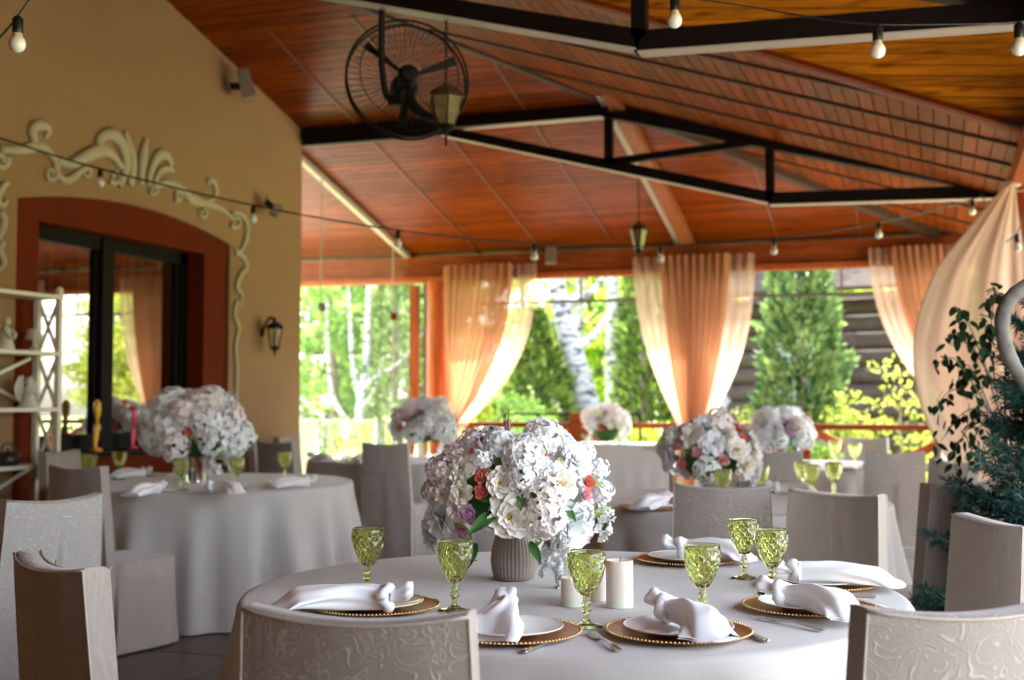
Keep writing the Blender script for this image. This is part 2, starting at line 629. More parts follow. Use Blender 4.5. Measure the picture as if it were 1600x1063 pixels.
M['p_white'] = petal_mat('white petals', (0.91, 0.93, 0.96), (0.98, 0.98, 0.99), 0.15)
M['p_cream'] = petal_mat('cream petals', (0.92, 0.87, 0.76), (0.98, 0.96, 0.91), 0.15)
M['p_blush'] = petal_mat('blush petals', (0.92, 0.82, 0.79), (0.98, 0.93, 0.91), 0.15)
M['p_mauve'] = petal_mat('mauve petals', (0.62, 0.50, 0.48), (0.82, 0.72, 0.70))
M['p_mint'] = petal_mat('mint white petals', (0.84, 0.91, 0.89), (0.95, 0.97, 0.96), 0.15)
M['p_lilac'] = petal_mat('lilac rose petals', (0.70, 0.36, 0.60), (0.90, 0.68, 0.82))
M['p_coral'] = petal_mat('coral rose petals', (0.80, 0.10, 0.09), (0.92, 0.42, 0.34))
M['p_pink'] = petal_mat('pink rose petals', (0.86, 0.40, 0.42), (0.94, 0.68, 0.66))
M['p_leaf'] = petal_mat('bouquet leaves', (0.02, 0.09, 0.03), (0.08, 0.22, 0.05), 0.15)
M['p_sprig'] = petal_mat('light green sprigs', (0.28, 0.42, 0.08), (0.46, 0.58, 0.20))
M['stamen'] = simple('golden stamens', (0.80, 0.52, 0.12), 0.6)

# ================================================================== STRUCTURE
XW = -5.64            # inner face of the plaster wall
YB = 13.2             # back railing line
XE = 0.45             # right eave
A_S, B_S = 0.264, 0.312


def zA(y):
    return 4.09 - A_S * (y - 9.0)


def zB(x):
    return 2.87 - B_S * (x - 0.37)


def hipY(x):          # where the back slope meets the right slope
    return 9.0 + (4.09 - zB(x)) / A_S


def hipX(y):
    return 0.37 - (zA(y) - 2.87) / B_S


def bcY(x):           # where the right slope meets the front gable slope
    return 7.0 + 0.359 * (x + 1.17)


# ---- floor: stone tiles on a bed
floor = MB().box((-2.8, 5.9, -0.06), (7.4, 17.0, 0.08)).build('floor', M['grout'], smooth=False)
tag(floor, kind='structure')
TS = 0.6
tile_bm = MB()
hs = TS / 2 - 0.004
tile_bm.add([(-hs, -hs, -0.02), (hs, -hs, -0.02), (hs, hs, -0.02), (-hs, hs, -0.02),
             (-hs, -hs, -0.003), (hs, -hs, -0.003), (hs, hs, -0.003), (-hs, hs, -0.003),
             (-hs + .004, -hs + .004, 0), (hs - .004, -hs + .004, 0), (hs - .004, hs - .004, 0), (-hs + .004, hs - .004, 0)],
            [(0, 1, 5, 4), (1, 2, 6, 5), (2, 3, 7, 6), (3, 0, 4, 7), (4, 5, 9, 8), (5, 6, 10, 9), (6, 7, 11, 10), (7, 4, 8, 11), (8, 9, 10, 11)])
tile_me = tile_bm.mesh('floor_tile', M['tile'], False)
for i in range(11):
    for j in range(24):
        x, y = -5.3 + i * TS, 0.1 + j * TS - 0.6
        if y < YB - 0.2:
            link('floor_tile', tile_me, floor, (x, y, 0))

# ---- ceilings: every board a piece
def clip(poly, d, lo, hi):
    """keep the part of a 2-D polygon with lo <= p.d <= hi"""
    for sgn, lim in ((1, lo), (-1, -hi)):
        out = []
        for i in range(len(poly)):
            p, q = poly[i], poly[(i + 1) % len(poly)]
            a = sgn * (p[0] * d[0] + p[1] * d[1]) - lim
            b = sgn * (q[0] * d[0] + q[1] * d[1]) - lim
            if a >= 0:
                out.append(p)
            if (a >= 0) != (b >= 0):
                t = a / (a - b)
                out.append((p[0] + (q[0] - p[0]) * t, p[1] + (q[1] - p[1]) * t))
        poly = out
        if len(poly) < 3:
            return []
    return poly


def board_ceiling(name, poly_xy, zf, across, width, mat, skip=None):
    """boards over an XY polygon lying on z=zf(x,y); across = unit XY vector the boards are counted along"""
    nrm = Vector((zf(0, 0) - zf(1, 0), zf(0, 0) - zf(0, 1), 1)).normalized()
    base = MB().prism([(x, y, zf(x, y) + 0.016) for x, y in poly_xy], nrm, 0.05)
    root = base.build(name, M['groove'], smooth=False)
    tag(root, kind='structure')
    ds = [p[0] * across[0] + p[1] * across[1] for p in poly_xy]
    k = math.floor(min(ds) / width)
    while k * width < max(ds):
        c = clip(poly_xy, across, k * width + 0.004, (k + 1) * width - 0.004)
        k += 1
        if len(c) >= 3:
            MB().prism([(x, y, zf(x, y)) for x, y in c], nrm, 0.018).build('ceiling_board', mat, root, smooth=False)
    return root


Y_TOP = 7.0
fa = lambda x, y: zA(y)
fb = lambda x, y: zB(x)
# back slope (descends to the back railing)
polyA = [(-7.8, 13.75), (hipX(13.75), 13.75), (hipX(Y_TOP), Y_TOP), (-9.5, Y_TOP)]
polyA = [(-7.8, 13.75), (hipX(13.75), 13.75), (-5.8, hipY(-5.8)), (-5.8, 10.15), (-7.8, 10.15)]
ceil_a = board_ceiling('ceiling', polyA, fa, (0, 1), 0.098, M['ceil_x'])
# right slope (descends to the right eave)
polyB = [(-5.8, hipY(-5.8)), (hipX(13.75), 13.75), (0.95, 13.75), (0.95, bcY(0.95)), (-5.8, bcY(-5.8))]
ceil_b = board_ceiling('ceiling', polyB, fb, (1, 0), 0.088, M['ceil_y'])
# front gable slope: climbs from the valley towards the viewer
_h0 = Vector((-1.17, 7.0, zB(-1.17)))
C_GY = -0.74


def fc(x, y):
    # plane through the valley line and climbing towards the front
    gx = ((zB(0.5) - zB(-1.17)) - C_GY * (bcY(0.5) - 7.0)) / 1.67
    return _h0.z + gx * (x + 1.17) + C_GY * (y - 7.0)


polyC = [(-5.8, bcY(-5.8)), (1.6, bcY(1.6)), (1.6, 5.5), (-5.8, 5.5)]
_c1, _c2 = None, None


def hitC(px, py):
    d = ray(px, py)
    # solve fc(x,y)=z along the ray
    f = lambda t: fc(d[0] * t, d[1] * t) - (EYE + d[2] * t)
    a, b = f(0), f(1)
    t = a / (a - b)
    return (d[0] * t, d[1] * t)


_c1, _c2 = hitC(1330, 120), hitC(1600, 124)
_dv = Vector((_c2[0] - _c1[0], _c2[1] - _c1[1])).normalized()
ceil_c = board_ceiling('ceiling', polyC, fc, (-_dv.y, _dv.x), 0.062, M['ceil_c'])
# far side of the front gable, over the viewer
polyD = [(-5.8, 5.5), (1.6, 5.5), (1.6, -1.2), (-5.8, -1.2)]
fd = lambda x, y: fc(x, 5.5) - 0.22 * (5.5 - y)
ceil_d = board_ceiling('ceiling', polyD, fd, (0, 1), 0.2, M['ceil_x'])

_gp = [(1.58, -1.2, 2.9), (1.58, 7.9, 2.6), (1.58, bcY(1.6), zB(1.6)), (1.58, 5.5, fc(1.6, 5.5)), (1.58, -1.2, fd(1.6, -1.2))]
MB().prism(_gp, (1, 0, 0), .05).build('gable_light_block', M['ceil_c'], smooth=False)['kind'] = 'structure'  # added panel closing the open gable to cut high daylight
MB().box((-2.1, -1.3, 1.75), (7.5, 0.12, 3.6)).build('front_light_block', M['wall'], smooth=False)['kind'] = 'structure'  # invented unseen wall behind the camera, blocks light from the front
MB().box((1.6, -0.5, 1.45), (0.1, 1.5, 2.95)).build('right_light_block', M['wall'], smooth=False)['kind'] = 'structure'  # invented wall out of view, holds back light from front right
MB().box((1.7, 7.05, 1.45), (0.1, 3.5, 2.95)).build('right_light_block', M['wall'], smooth=False)['kind'] = 'structure'  # wall added out of view to shade the hall from the right
# seam battens on the boards
for q in ((-5.05, 8.6), (-4.27, 9.6), (-3.4, 10.3), (-1.6, 12.0), (-0.75, 12.7)):
    x = q[0]
    y0 = max(hipY(x), 8.4) + 0.02
    MB().beam((x, y0, zA(y0) - 0.006), (x, 13.7, zA(13.7) - 0.006), 0.016, 0.014).build('seam_batten', M['seamwood'], ceil_a, smooth=False)
for y0, dy in ((7.52, .22), (8.12, .3), (8.78, .3), (9.4, .2), (11.0, .1), (12.0, .1), (12.9, .05)):
    xs = max(-5.5, hipX(y0) + 0.03)
    if y0 < 7.6:
        xs = max(xs, -3.2)
    MB().beam((xs, y0 - dy * (0.45 - xs) / 4.5 * 0.6, zB(xs) - 0.006), (0.9, y0 + 0.0, zB(0.9) - 0.006), 0.026, 0.02).build('seam_batten', M['groove'], ceil_b, smooth=False)
# hip cover strips
h = MB().beam((-5.5, hipY(-5.5), zB(-5.5) - 0.012), (hipX(13.7), 13.7, zA(13.7) - 0.012), 0.06, 0.03)
h.build('hip_strip', M['groove'], ceil_a, smooth=False)
MB().beam((-4.0, bcY(-4.0) + .02, zB(-4.0) - 0.015), (0.95, bcY(0.95) + .02, zB(0.95) - 0.015), 0.075, 0.035).build('valley_strip', M['beam'], ceil_c, smooth=False)
MB().beam((-4.0, bcY(-4.0) - .045, zB(-4.0) - 0.01), (0.95, bcY(0.95) - .045, zB(0.95) - 0.01), 0.02, 0.03).build('valley_bead', M['ceil_x'], ceil_c, smooth=False)
# heavy rafter on the back slope
t = thing('roof_rafter', 'broad wooden rafter running down the back ceiling slope behind the pierced truss', 'beam', (0, 0, 0))
MB().beam((-2.55, 9.75, zA(9.75) - 0.045), (-2.55, 13.3, zA(13.3) - 0.045), 0.13, 0.09).build('rafter_bar', M['rafter'], t, smooth=False)
MB().beam((-2.66, 9.75, zA(9.75) - 0.02), (-2.66, 13.3, zA(13.3) - 0.02), 0.07, 0.04).build('rafter_fillet', M['trimgrey'], t, smooth=False)
MB().beam((hipX(10.0) + .08, 10.0, zA(10.0) - 0.05), (hipX(13.3) + .02, 13.3, zA(13.3) - 0.05), 0.09, 0.08).build('hip_bar', M['groove'], t, smooth=False)

# ---- left wall with an arched opening
WY0, WY1 = 6.36, 8.88      # red arched field
WS, WR = 2.565, 2.70       # springing, crown


def arch(y):
    c = (y - (WY0 + WY1) / 2) / ((WY1 - WY0) / 2)
    return WS + (WR - WS) * (1 - c * c)


wall = MB()
TH = 0.28
Y_END = 10.1


def wall_top(y):
    return min(zA(y) + 0.04, 4.80)


def wall_quad(y0, y1, z00, z01, z10, z11):
    """front and back skins of a wall strip between y0 and y1"""
    wall.add([(XW, y0, z00), (XW, y1, z10), (XW, y1, z11), (XW, y0, z01)], [(0, 1, 2, 3)])
    wall.add([(XW - TH, y0, z00), (XW - TH, y1, z10), (XW - TH, y1, z11), (XW - TH, y0, z01)], [(3, 2, 1, 0)])


wall_quad(-1.5, WY0, -0.02, wall_top(-1.5), -0.02, wall_top(WY0))
wall_quad(WY1, Y_END, -0.02, wall_top(WY1), -0.02, wall_top(Y_END))
na = 24
for i in range(na):
    y0, y1 = lerp(WY0, WY1, i / na), lerp(WY0, WY1, (i + 1) / na)
    wall_quad(y0, y1, arch(y0), wall_top(y0), arch(y1), wall_top(y1))
    wall.add([(XW, y0, arch(y0)), (XW, y1, arch(y1)), (XW - TH, y1, arch(y1)), (XW - TH, y0, arch(y0))], [(0, 3, 2, 1)])
for y in (WY0, WY1):
    wall.add([(XW, y, 0), (XW, y, arch(y)), (XW - TH, y, arch(y)), (XW - TH, y, 0)], [(0, 1, 2, 3)])
wall.add([(XW, Y_END, -0.02), (XW, Y_END, wall_top(Y_END)), (XW - TH, Y_END, wall_top(Y_END)), (XW - TH, Y_END, -0.02)], [(0, 3, 2, 1)])
wl = wall.build('wall_left', M['wall'], smooth=False)
tag(wl, kind='structure')
MB().box((XW - TH / 2 - 1.6, Y_END - 0.1, 1.9), (3.3, 0.2, 3.84)).build('wall_outer', M['wall'], smooth=False)['kind'] = 'structure'
MB().beam((XW - 0.02, 6.0, zA(6.0) + .0), (XW - 0.02, Y_END, zA(Y_END)), 0.03, 0.04).build('trim_1', M['trimgrey'], smooth=False)['kind'] = 'structure'

# ---- the arched window
win = link('window_1', None)
tag(win, kind='structure')
RX = XW - 0.03             # red field set a little back
OY0, OY1, OZ0, OZ1 = 6.60, 8.55, 0.88, 2.45
red = MB()


def red_quad(y0, y1, a0, b0, a1, b1):
    red.add([(RX, y0, a0), (RX, y1, a1), (RX, y1, b1), (RX, y0, b0)], [(0, 1, 2, 3)])


red_quad(WY0, OY0, 0, arch(WY0), 0, arch(OY0))
red_quad(OY1, WY1, 0, arch(OY1), 0, arch(WY1))
red_quad(OY0, OY1, 0, OZ0, 0, OZ0)
for i in range(na):
    y0, y1 = lerp(OY0, OY1, i / na), lerp(OY0, OY1, (i + 1) / na)
    red_quad(y0, y1, OZ1, arch(y0), OZ1, arch(y1))
IX = RX - 0.20
for p, q in (((OY0, OZ0), (OY0, OZ1)), ((OY0, OZ1), (OY1, OZ1)), ((OY1, OZ1), (OY1, OZ0)), ((OY1, OZ0), (OY0, OZ0))):
    red.add([(RX, p[0], p[1]), (RX, q[0], q[1]), (IX - .06, q[0], q[1]), (IX - .06, p[0], p[1])], [(0, 1, 2, 3)])
red.build('surround', M['redwall'], win, smooth=False)
fx = IX
fw = 0.09
MB().box((fx, (OY0 + OY1) / 2, OZ1 - fw / 2), (0.08, OY1 - OY0, fw)).build('frame_head', M['frame'], win, smooth=False)
MB().box((fx, (OY0 + OY1) / 2, OZ0 + 0.06), (0.08, OY1 - OY0, 0.12)).build('frame_sill', M['frame'], win, smooth=False)
for y in (OY0 + fw / 2, OY1 - fw / 2):
    MB().box((fx, y, (OZ0 + OZ1) / 2), (0.08, fw, OZ1 - OZ0)).build('frame_jamb', M['frame'], win, smooth=False)
MY = (OY0 + OY1) / 2 - 0.06
MB().box((fx + 0.01, MY, (OZ0 + OZ1) / 2), (0.10, 0.13, OZ1 - OZ0)).build('mullion', M['frame'], win, smooth=False)
for y0, y1 in ((OY0 + fw, MY - 0.065), (MY + 0.065, OY1 - fw)):
    z0, z1 = OZ0 + 0.12, OZ1 - fw
    MB().box((fx - 0.005, (y0 + y1) / 2, (z0 + z1) / 2), (0.006, y1 - y0, z1 - z0)).build('pane', M['pane'], win, smooth=False)
    for y, w in ((y0 + 0.02, 0.04), (y1 - 0.02, 0.04)):
        MB().box((fx - 0.005, y, (z0 + z1) / 2), (0.05, w, z1 - z0)).build('sash_stile', M['frame'], win, smooth=False)
MB().box((RX - 0.06, (OY0 + OY1) / 2, OZ0 - 0.012), (0.30, OY1 - OY0 + 0.0, 0.024)).build('window_sill', M['frame'], win, smooth=False)
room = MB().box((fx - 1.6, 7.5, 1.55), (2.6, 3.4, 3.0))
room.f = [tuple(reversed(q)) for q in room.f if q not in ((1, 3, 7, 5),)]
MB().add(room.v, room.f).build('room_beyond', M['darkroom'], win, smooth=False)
for y0, y1, n in ((OY0 + .05, OY0 + 0.62, 5), (OY1 - 0.5, OY1 - .03, 4), (MY + .02, MY + 0.25, 3)):
    MB().grid(lambda u, v: (fx - 0.22 + 0.03 * math.cos(2 * PI * n * u + 1), lerp(y0, y1, u), lerp(0.9, 2.5, v)), n * 10, 2).build('inner_curtain', M['browncurtain'], win)

# ---- back eave beam, columns
t = thing('eave_beam', 'long dark red wooden beam above the back curtains', 'beam')
MB().box((-3.6, YB + 0.02, 2.80), (8.6, 0.16, 0.27)).build('upper_board', M['beam'], t, smooth=False)
MB().box((-3.6, YB - 0.02, 2.665), (8.6, 0.22, 0.055)).build('lower_board', M['post'], t, smooth=False)
t = thing('eave_beam', 'wooden beam along the right eave where the trusses end', 'beam')
MB().box((XE + 0.12, 9.2, 2.80), (0.16, 9.6, 0.2)).build('upper_board', M['post'], t, smooth=False)
cols = ((-5.55, YB, 'glowing red brown corner column left of the golden curtain'), (-2.56, YB, 'red brown column hidden behind the tied middle curtain'),
        (0.52, YB, 'red brown corner column behind the rightmost back curtain'), (0.57, 9.0, 'red brown column behind the billowing cream curtain'))
for x, y, lb in cols:
    t = thing('porch_column', lb, 'column', (x, y, 0), group='columns of the veranda')
    MB().lathe([(0.12, 0), (0.12, 0.12), (0.105, 0.14), (0.105, 2.5), (0.125, 2.54), (0.125, 2.66)], 20).build('shaft', M['post'], t, angle=35)
    MB().box((0, 0, 0.03), (0.27, 0.27, 0.06)).build('base', M['post'], t, smooth=False)

# ---- clear film wall with its sloping trim, left of the corner column
XG = -5.92
glz = link('window_2', None)
tag(glz, kind='structure')
MB().beam((XG, 10.1, zA(10.1) - 0.04), (XG, 13.35, zA(13.35) - 0.04), 0.06, 0.06).build('sloping_trim', M['trimgrey'], glz, smooth=False)
MB().box((XG + .20, 13.25, 1.45), (0.05, 0.05, 2.9)).build('trim_post', M['trimgrey'], glz, smooth=False)
MB().box((XG + .09, 13.17, 1.30), (0.09, 0.10, 2.6)).build('side_post', M['post'], glz, smooth=False)
MB().add([(XG, 10.1, 0.0), (XG, 13.2, 0.0), (XG, 13.2, zA(13.2) - .05), (XG, 10.1, zA(10.1) - .05)], [(0, 1, 2, 3)]).build('film', M['film'], glz, smooth=False)
for yy, tz, m in ((at(499, 480, 0, XG).y, at(499, 480, 0, XG).z, 'grille'), (at(612, 495, 0, XG).y, at(612, 495, 0, XG).z, 'redwall')):
    MB().box((XG + 0.015, yy, (zA(yy) - 0.06) / 2), (0.008, 0.016, zA(yy) - 0.06)).build('film_seam', M['seam'], glz, smooth=False)
    MB().box((XG + 0.03, yy, tz), (0.02, 0.12, 0.085)).build('tie_tag', M[m], glz, smooth=False)

# ---- roof trusses
def truss(Y, label, tube=False):
    t = thing('roof_truss', label, 'truss', (0, Y, 0), group='black roof trusses')
    w = 0.07

    def bar(nm, a, b, hh=0.085, ww=w, m='truss'):
        MB().beam((a[0], 0, a[1]), (b[0], 0, b[1]), ww, hh).build(nm, M[m], t, smooth=False)
    zt = min(zA(Y) - 0.05, 3.76) if Y > 8 else 3.77
    xk = hipX(Y) if Y > 8 else -2.69
    bar('top_chord', (-5.62, zt), (-2.69, zt), 0.10, 0.12)
    bar('top_chord', (-2.72, zt + .01), (0.50, 2.90), 0.12, 0.12)
    bar('bottom_chord', (-5.62, 3.685), (-4.2, 3.685))
    bar('bottom_chord', (-4.22, 3.69), (-1.27, 2.915))
    bar('bottom_chord', (-1.30, 2.905), (0.52, 2.865), 0.10)
    bar('post', (-2.65, 3.28), (-2.65, zt), w, w)
    bar('post', (-1.28, 2.92), (-1.28, 3.35), w, w)
    bar('brace', (-2.63, 3.30), (-1.30, 3.39), 0.06)
    for x in (-5.5, -5.1, -4.65, -4.25):
        bar('spacer', (x, 3.69), (x, zt), 0.10, 0.06)
    # thin pale edging under the chords
    bar('edge_strip', (-4.2, 3.64), (-1.29, 2.866), 0.008, 0.10, 'trimgrey')
    bar('edge_strip', (-1.28, 2.852), (0.5, 2.81), 0.008, 0.10, 'trimgrey')
    bar('edge_strip', (-2.6, zt - .055), (-4.1, zt - .055), 0.008, 0.11, 'trimgrey')
    return t


truss(10.1, 'black timber truss spanning the hall behind the fan and lanterns')
truss(5.45, 'nearest black truss whose lower chord crosses the top of the picture')

# ---- back railing with curved braces
t = thing('porch_railing', 'red brown wooden railing with crossed braces below the back curtains', 'railing', (0, YB, 0))
MB().box((-2.45, 0, 0.965), (5.7, 0.09, 0.06)).build('top_rail', M['beam'], t, smooth=False)
MB().box((-2.45, 0, 0.12), (5.7, 0.07, 0.07)).build('bottom_rail', M['beam'], t, smooth=False)
for x in (-3.85, -2.45, -1.35, 0.3):
    MB().box((x, 0, 0.55), (0.14, 0.11, 1.1)).build('post', M['beam'], t, smooth=False)
for i, (x0, x1) in enumerate(((-5.2, -3.92), (-3.78, -2.5), (-2.35, -1.42), (-1.28, 0.25))):
    xm = (x0 + x1) / 2
    for s in (0, 1):
        a, b = ((x0, 0.93), (x1, 0.16)) if s else ((x0, 0.16), (x1, 0.93))
        MB().beam((a[0], 0.012 * (1 if s else -1), a[1]), (b[0], 0.012 * (1 if s else -1), b[1]), 0.05, 0.09).build('cross_brace', M['post'], t, smooth=False)
    pts = [(lerp(x0, x1, k / 12), -0.05, 0.55 + 0.34 * math.cos(PI * (k / 6 - 1) * 0.5 * 2) * -1 * 0.9) for k in range(13)]
    MB().tube(pts, 0.018, 6).build('white_arc', M['whitewood'], t)
t = thing('porch_railing', 'white lattice railing outside the clear film left of the corner column', 'railing', (0, YB + .1, 0))
MB().box((-7.6, 0, 0.98), (3.9, 0.10, 0.05)).build('top_rail', M['whitewood'], t, smooth=False)
MB().box((-7.6, 0, 0.15), (3.9, 0.06, 0.05)).build('bottom_rail', M['whitewood'], t, smooth=False)
for k in range(9):
    x = -9.4 + k * 0.42
    MB().tube([(x + 0.42 * q / 10, 0, 0.17 + 0.78 * math.sin(PI * q / 10)) for q in range(11)], 0.02, 6).build('lattice_arc', M['whitewood'], t)
    MB().box((x, 0, 0.57), (0.03, 0.03, 0.8)).build('baluster', M['whitewood'], t, smooth=False)
t = thing('awning_rail', 'thin grey metal awning rail across the back openings', 'rail', (0, YB + 0.12, 0))
MB().beam((-5.2, 0, 2.375), (0.4, 0, 2.375), 0.03, 0.035).build('bar', M['railmetal'], t, smooth=False)
for x in (-3.83, -0.95):
    MB().box((x, 0, 2.51), (0.022, 0.022, 0.27)).build('hanger', M['railmetal'], t, smooth=False)

# ================================================================== OUTSIDE
gr = MB().add([(-60, -30, -0.25), (60, -30, -0.25), (60, 90, -0.25), (-60, 90, -0.25)], [(0, 1, 2, 3)]).build('ground', M['grass'], smooth=False)
tag(gr, kind='structure')
pv = MB().box((-2.5, 15.6, -0.2), (19, 4.4, 0.08)).build('garden_path', M['paving'], smooth=False)
tag(pv, kind='structure')
pv = MB().box((7.6, -1.0, -0.17), (13.2, 24, 0.08)).build('garden_path', M['slate'], smooth=False)
tag(pv, kind='structure')


def quads_mesh(name, V, mat):
    """many separate four-cornered leaves, V of shape (n,4,3)"""
    n = len(V)
    me = bpy.data.meshes.new(name)
    me.vertices.add(4 * n)
    me.vertices.foreach_set('co', np.asarray(V, dtype=np.float32).reshape(-1))
    me.loops.add(4 * n)
    me.loops.foreach_set('vertex_index', np.arange(4 * n, dtype=np.int32))
    me.polygons.add(n)
    me.polygons.foreach_set('loop_start', np.arange(0, 4 * n, 4, dtype=np.int32))
    me.polygons.foreach_set('loop_total', np.full(n, 4, dtype=np.int32))
    me.update(calc_edges=True)
    me.materials.append(mat)
    return me


def leaf_quads(rng, P, size, aspect=0.55, D=None):
    n = len(P)
    if D is None:
        D = rng.normal(size=(n, 3))
    D = D / np.linalg.norm(D, axis=1, keepdims=True)
    S = np.cross(D, rng.normal(size=(n, 3)))
    S /= np.linalg.norm(S, axis=1, keepdims=True)
    L = size * rng.uniform(0.6, 1.3, (n, 1))
    mid = P + D * L * 0.5
    return np.stack([P, mid + S * L * aspect / 2, P + D * L, mid - S * L * aspect / 2], axis=1)


def blob_points(rng, n, blobs, shell=0.5):
    """points in a set of ellipsoids (cx,cy,cz,rx,ry,rz), denser near the surface"""
    vol = np.array([b[3] * b[4] * b[5] for b in blobs]) ** 0.7
    idx = rng.choice(len(blobs), n, p=vol / vol.sum())
    B = np.array(blobs)[idx]
    d = rng.normal(size=(n, 3))
    d /= np.linalg.norm(d, axis=1, keepdims=True)
    r = rng.uniform(shell ** 3, 1, (n, 1)) ** (1 / 3)
    return B[:, :3] + d * r * B[:, 3:]


def tree(name, label, cat, loc, height, crown, leaf, nleaf, lsize, seed, group=None, trunk=None, bark='bark', r0=0.14, branches=7, clump=0):
    rng = np.random.default_rng(seed)
    rnd = random.Random(seed)
    t = thing(name, label, cat, loc, group=group)
    tp = trunk or [(0, 0, -0.3), (rnd.uniform(-.1, .1), 0, height * .35), (rnd.uniform(-.2, .2), 0, height * .7), (0, 0, height)]
    pts = catmull(tp, 6)
    n = len(pts)
    MB().tube(pts, [lerp(r0, r0 * 0.25, (i / (n - 1)) ** 1.2) for i in range(n)], 10).build('trunk', M[bark], t)
    for k in range(branches):
        i = rnd.randint(int(n * .3), n - 3)
        p = pts[i]
        a = rnd.uniform(0, 2 * PI)
        L = height * rnd.uniform(.12, .28)
        q = p + Vector((math.cos(a) * L * .7, math.sin(a) * L * .7, L * .55))
        q2 = p + Vector((math.cos(a) * L * .4, math.sin(a) * L * .4, L * .2))
        MB().tube(catmull([p, q2, q], 4), [r0 * .32, r0 * .3, r0 * .28, r0 * .25, r0 * .22, r0 * .18, r0 * .14, r0 * .1, r0 * .06], 6).build('branch', M[bark], t)
    if nleaf:
        blobs = list(crown)
        if clump:
            c0 = blob_points(rng, clump, blobs, 0.3)
            rr = np.mean([b[3] for b in blobs]) * 0.28
            blobs = [(*c, rr * rng.uniform(.6, 1.3), rr * rng.uniform(.6, 1.3), rr * rng.uniform(.4, .9)) for c in c0]
        P = blob_points(rng, nleaf, blobs, 0.35)
        f = link('foliage', quads_mesh('foliage', leaf_quads(rng, P, lsize), M[leaf]), t)
        tag(f, kind='stuff')
    return t


def conifer(name, label, loc, height, rad, leaf, n, seed, group=None):
    rng = np.random.default_rng(seed)
    t = thing(name, label, 'tree', loc, group=group)
    MB().tube([(0, 0, -.3), (0, 0, height * .5), (0, 0, height * .95)], [0.09, 0.06, 0.02], 8).build('trunk', M['bark'], t)
    h = rng.uniform(0, 1, n) ** 1.25
    a = rng.uniform(0, 2 * PI, n)
    lump = 1 + 0.22 * np.sin(a * 5 + h * 19) + 0.15 * np.sin(a * 3 - h * 31)
    prof = np.minimum(1, (1 - h) * 1.6 + .04) * (0.75 + .25 * np.minimum(1, h * 6))
    r = rad * prof * lump * rng.uniform(.45, 1, n) ** .5
    P = np.stack([r * np.cos(a), r * np.sin(a), 0.1 + h * height], 1)
    D = np.stack([np.cos(a), np.sin(a), rng.uniform(.3, 1.6, n)], 1) + rng.normal(size=(n, 3)) * .35
    f = link('foliage', quads_mesh('foliage', leaf_quads(rng, P, 0.16, 0.5, D), M[leaf]), t)
    tag(f, kind='stuff')
    return t


def spot(px, Y, z=-0.25):
    p = at(px, 660, 1, Y)
    return (p.x, p.y, z)


G1 = 'trees in the garden behind the railing'
conifer('thuja', 'tall bright green thuja between the middle and right curtains', spot(1252, 17.0), 4.9, 0.50, 'leaf_thuja', 8000, 1, G1)
conifer('fir', 'dark green conifer just left of the middle curtain', spot(1008, 18.0), 5.0, 0.40, 'leaf_dark', 4500, 2, G1)
conifer('fir', 'dark green conifer beside the golden curtain, left of the leaning birch', spot(838, 18.5), 2.8, 0.62, 'leaf_dark', 4500, 3, G1)
conifer('fir', 'slender green conifer seen through the clear film', spot(618, 19.5), 5.6, 0.5, 'leaf_thuja', 5000, 4, G1)
# birches
B = spot(950, 19.0)
tree('birch', 'leaning pale birch trunk between the golden and middle curtains', 'tree', B, 7.5,
     [(-1.2, 0, 6.2, 2.0, 1.8, 1.6)], 'leaf_bright', 7000, .12, 11, G1, [(0, 0, -.3), (-.12, 0, .6), (-.42, 0, 1.7), (-.78, 0, 3.0), (-1.2, 0, 5.0), (-1.5, 0, 7.5)], 'birch', .26, 5, 16)
B = spot(958, 22.0)
tree('birch', 'straight pale birch trunk right of the leaning birch', 'tree', B, 8, [(0, 0, 6.8, 2, 2, 1.6)], 'leaf_bright', 6000, .12, 12, G1, None, 'birch', .15, 4, 16)
B = spot(908, 24.0)
tree('birch', 'thin birch trunk behind the leaning birch', 'tree', B, 8, [(0, 0, 6.8, 2, 2, 1.6)], 'leaf_bright', 6000, .12, 13, G1, None, 'birch', .13, 4, 16)
B = spot(1140, 21.0)
tree('birch', 'pale birch trunk seen through the right edge of the middle curtain', 'tree', B, 8, [(0, 0, 6.6, 2, 2, 1.6)], 'leaf_bright', 6000, .12, 14, G1, None, 'birch', .16, 4, 16)
B = spot(562, 19.0)
t = tree('birch', 'forked white birch seen through the clear film', 'tree', B, 6.5, [(0.2, 0, 5.4, 1.8, 1.6, 1.4)], 'leaf_mid', 6000, .12, 15, G1,
         [(0, 0, -.3), (0, 0, .9), (.02, 0, 1.5), (.12, 0, 2.2), (.16, 0, 3.5), (.2, 0, 6.5)], 'birch', .10, 3, 14)
MB().tube(catmull([(0.02, 0, 1.5), (-.12, 0, 2.0), (-.2, 0, 2.9), (-.28, 0, 4.6)], 4), [.06 - .0035 * i for i in range(13)], 8).build('branch', M['birch'], t)
MB().tube(catmull([(-.05, 0, .9), (-.5, 0, 1.5), (-.62, 0, 2.2), (-.66, 0, 3.2)], 4), [.05 - .003 * i for i in range(13)], 8).build('branch', M['birch'], t)
MB().tube(catmull([(-.05, 0, .5), (-.6, 0, 1.1), (-1.2, 0, 1.6), (-1.5, 0, 2.2)], 4), [.05 - .003 * i for i in range(13)], 8).build('branch', M['birch'], t)
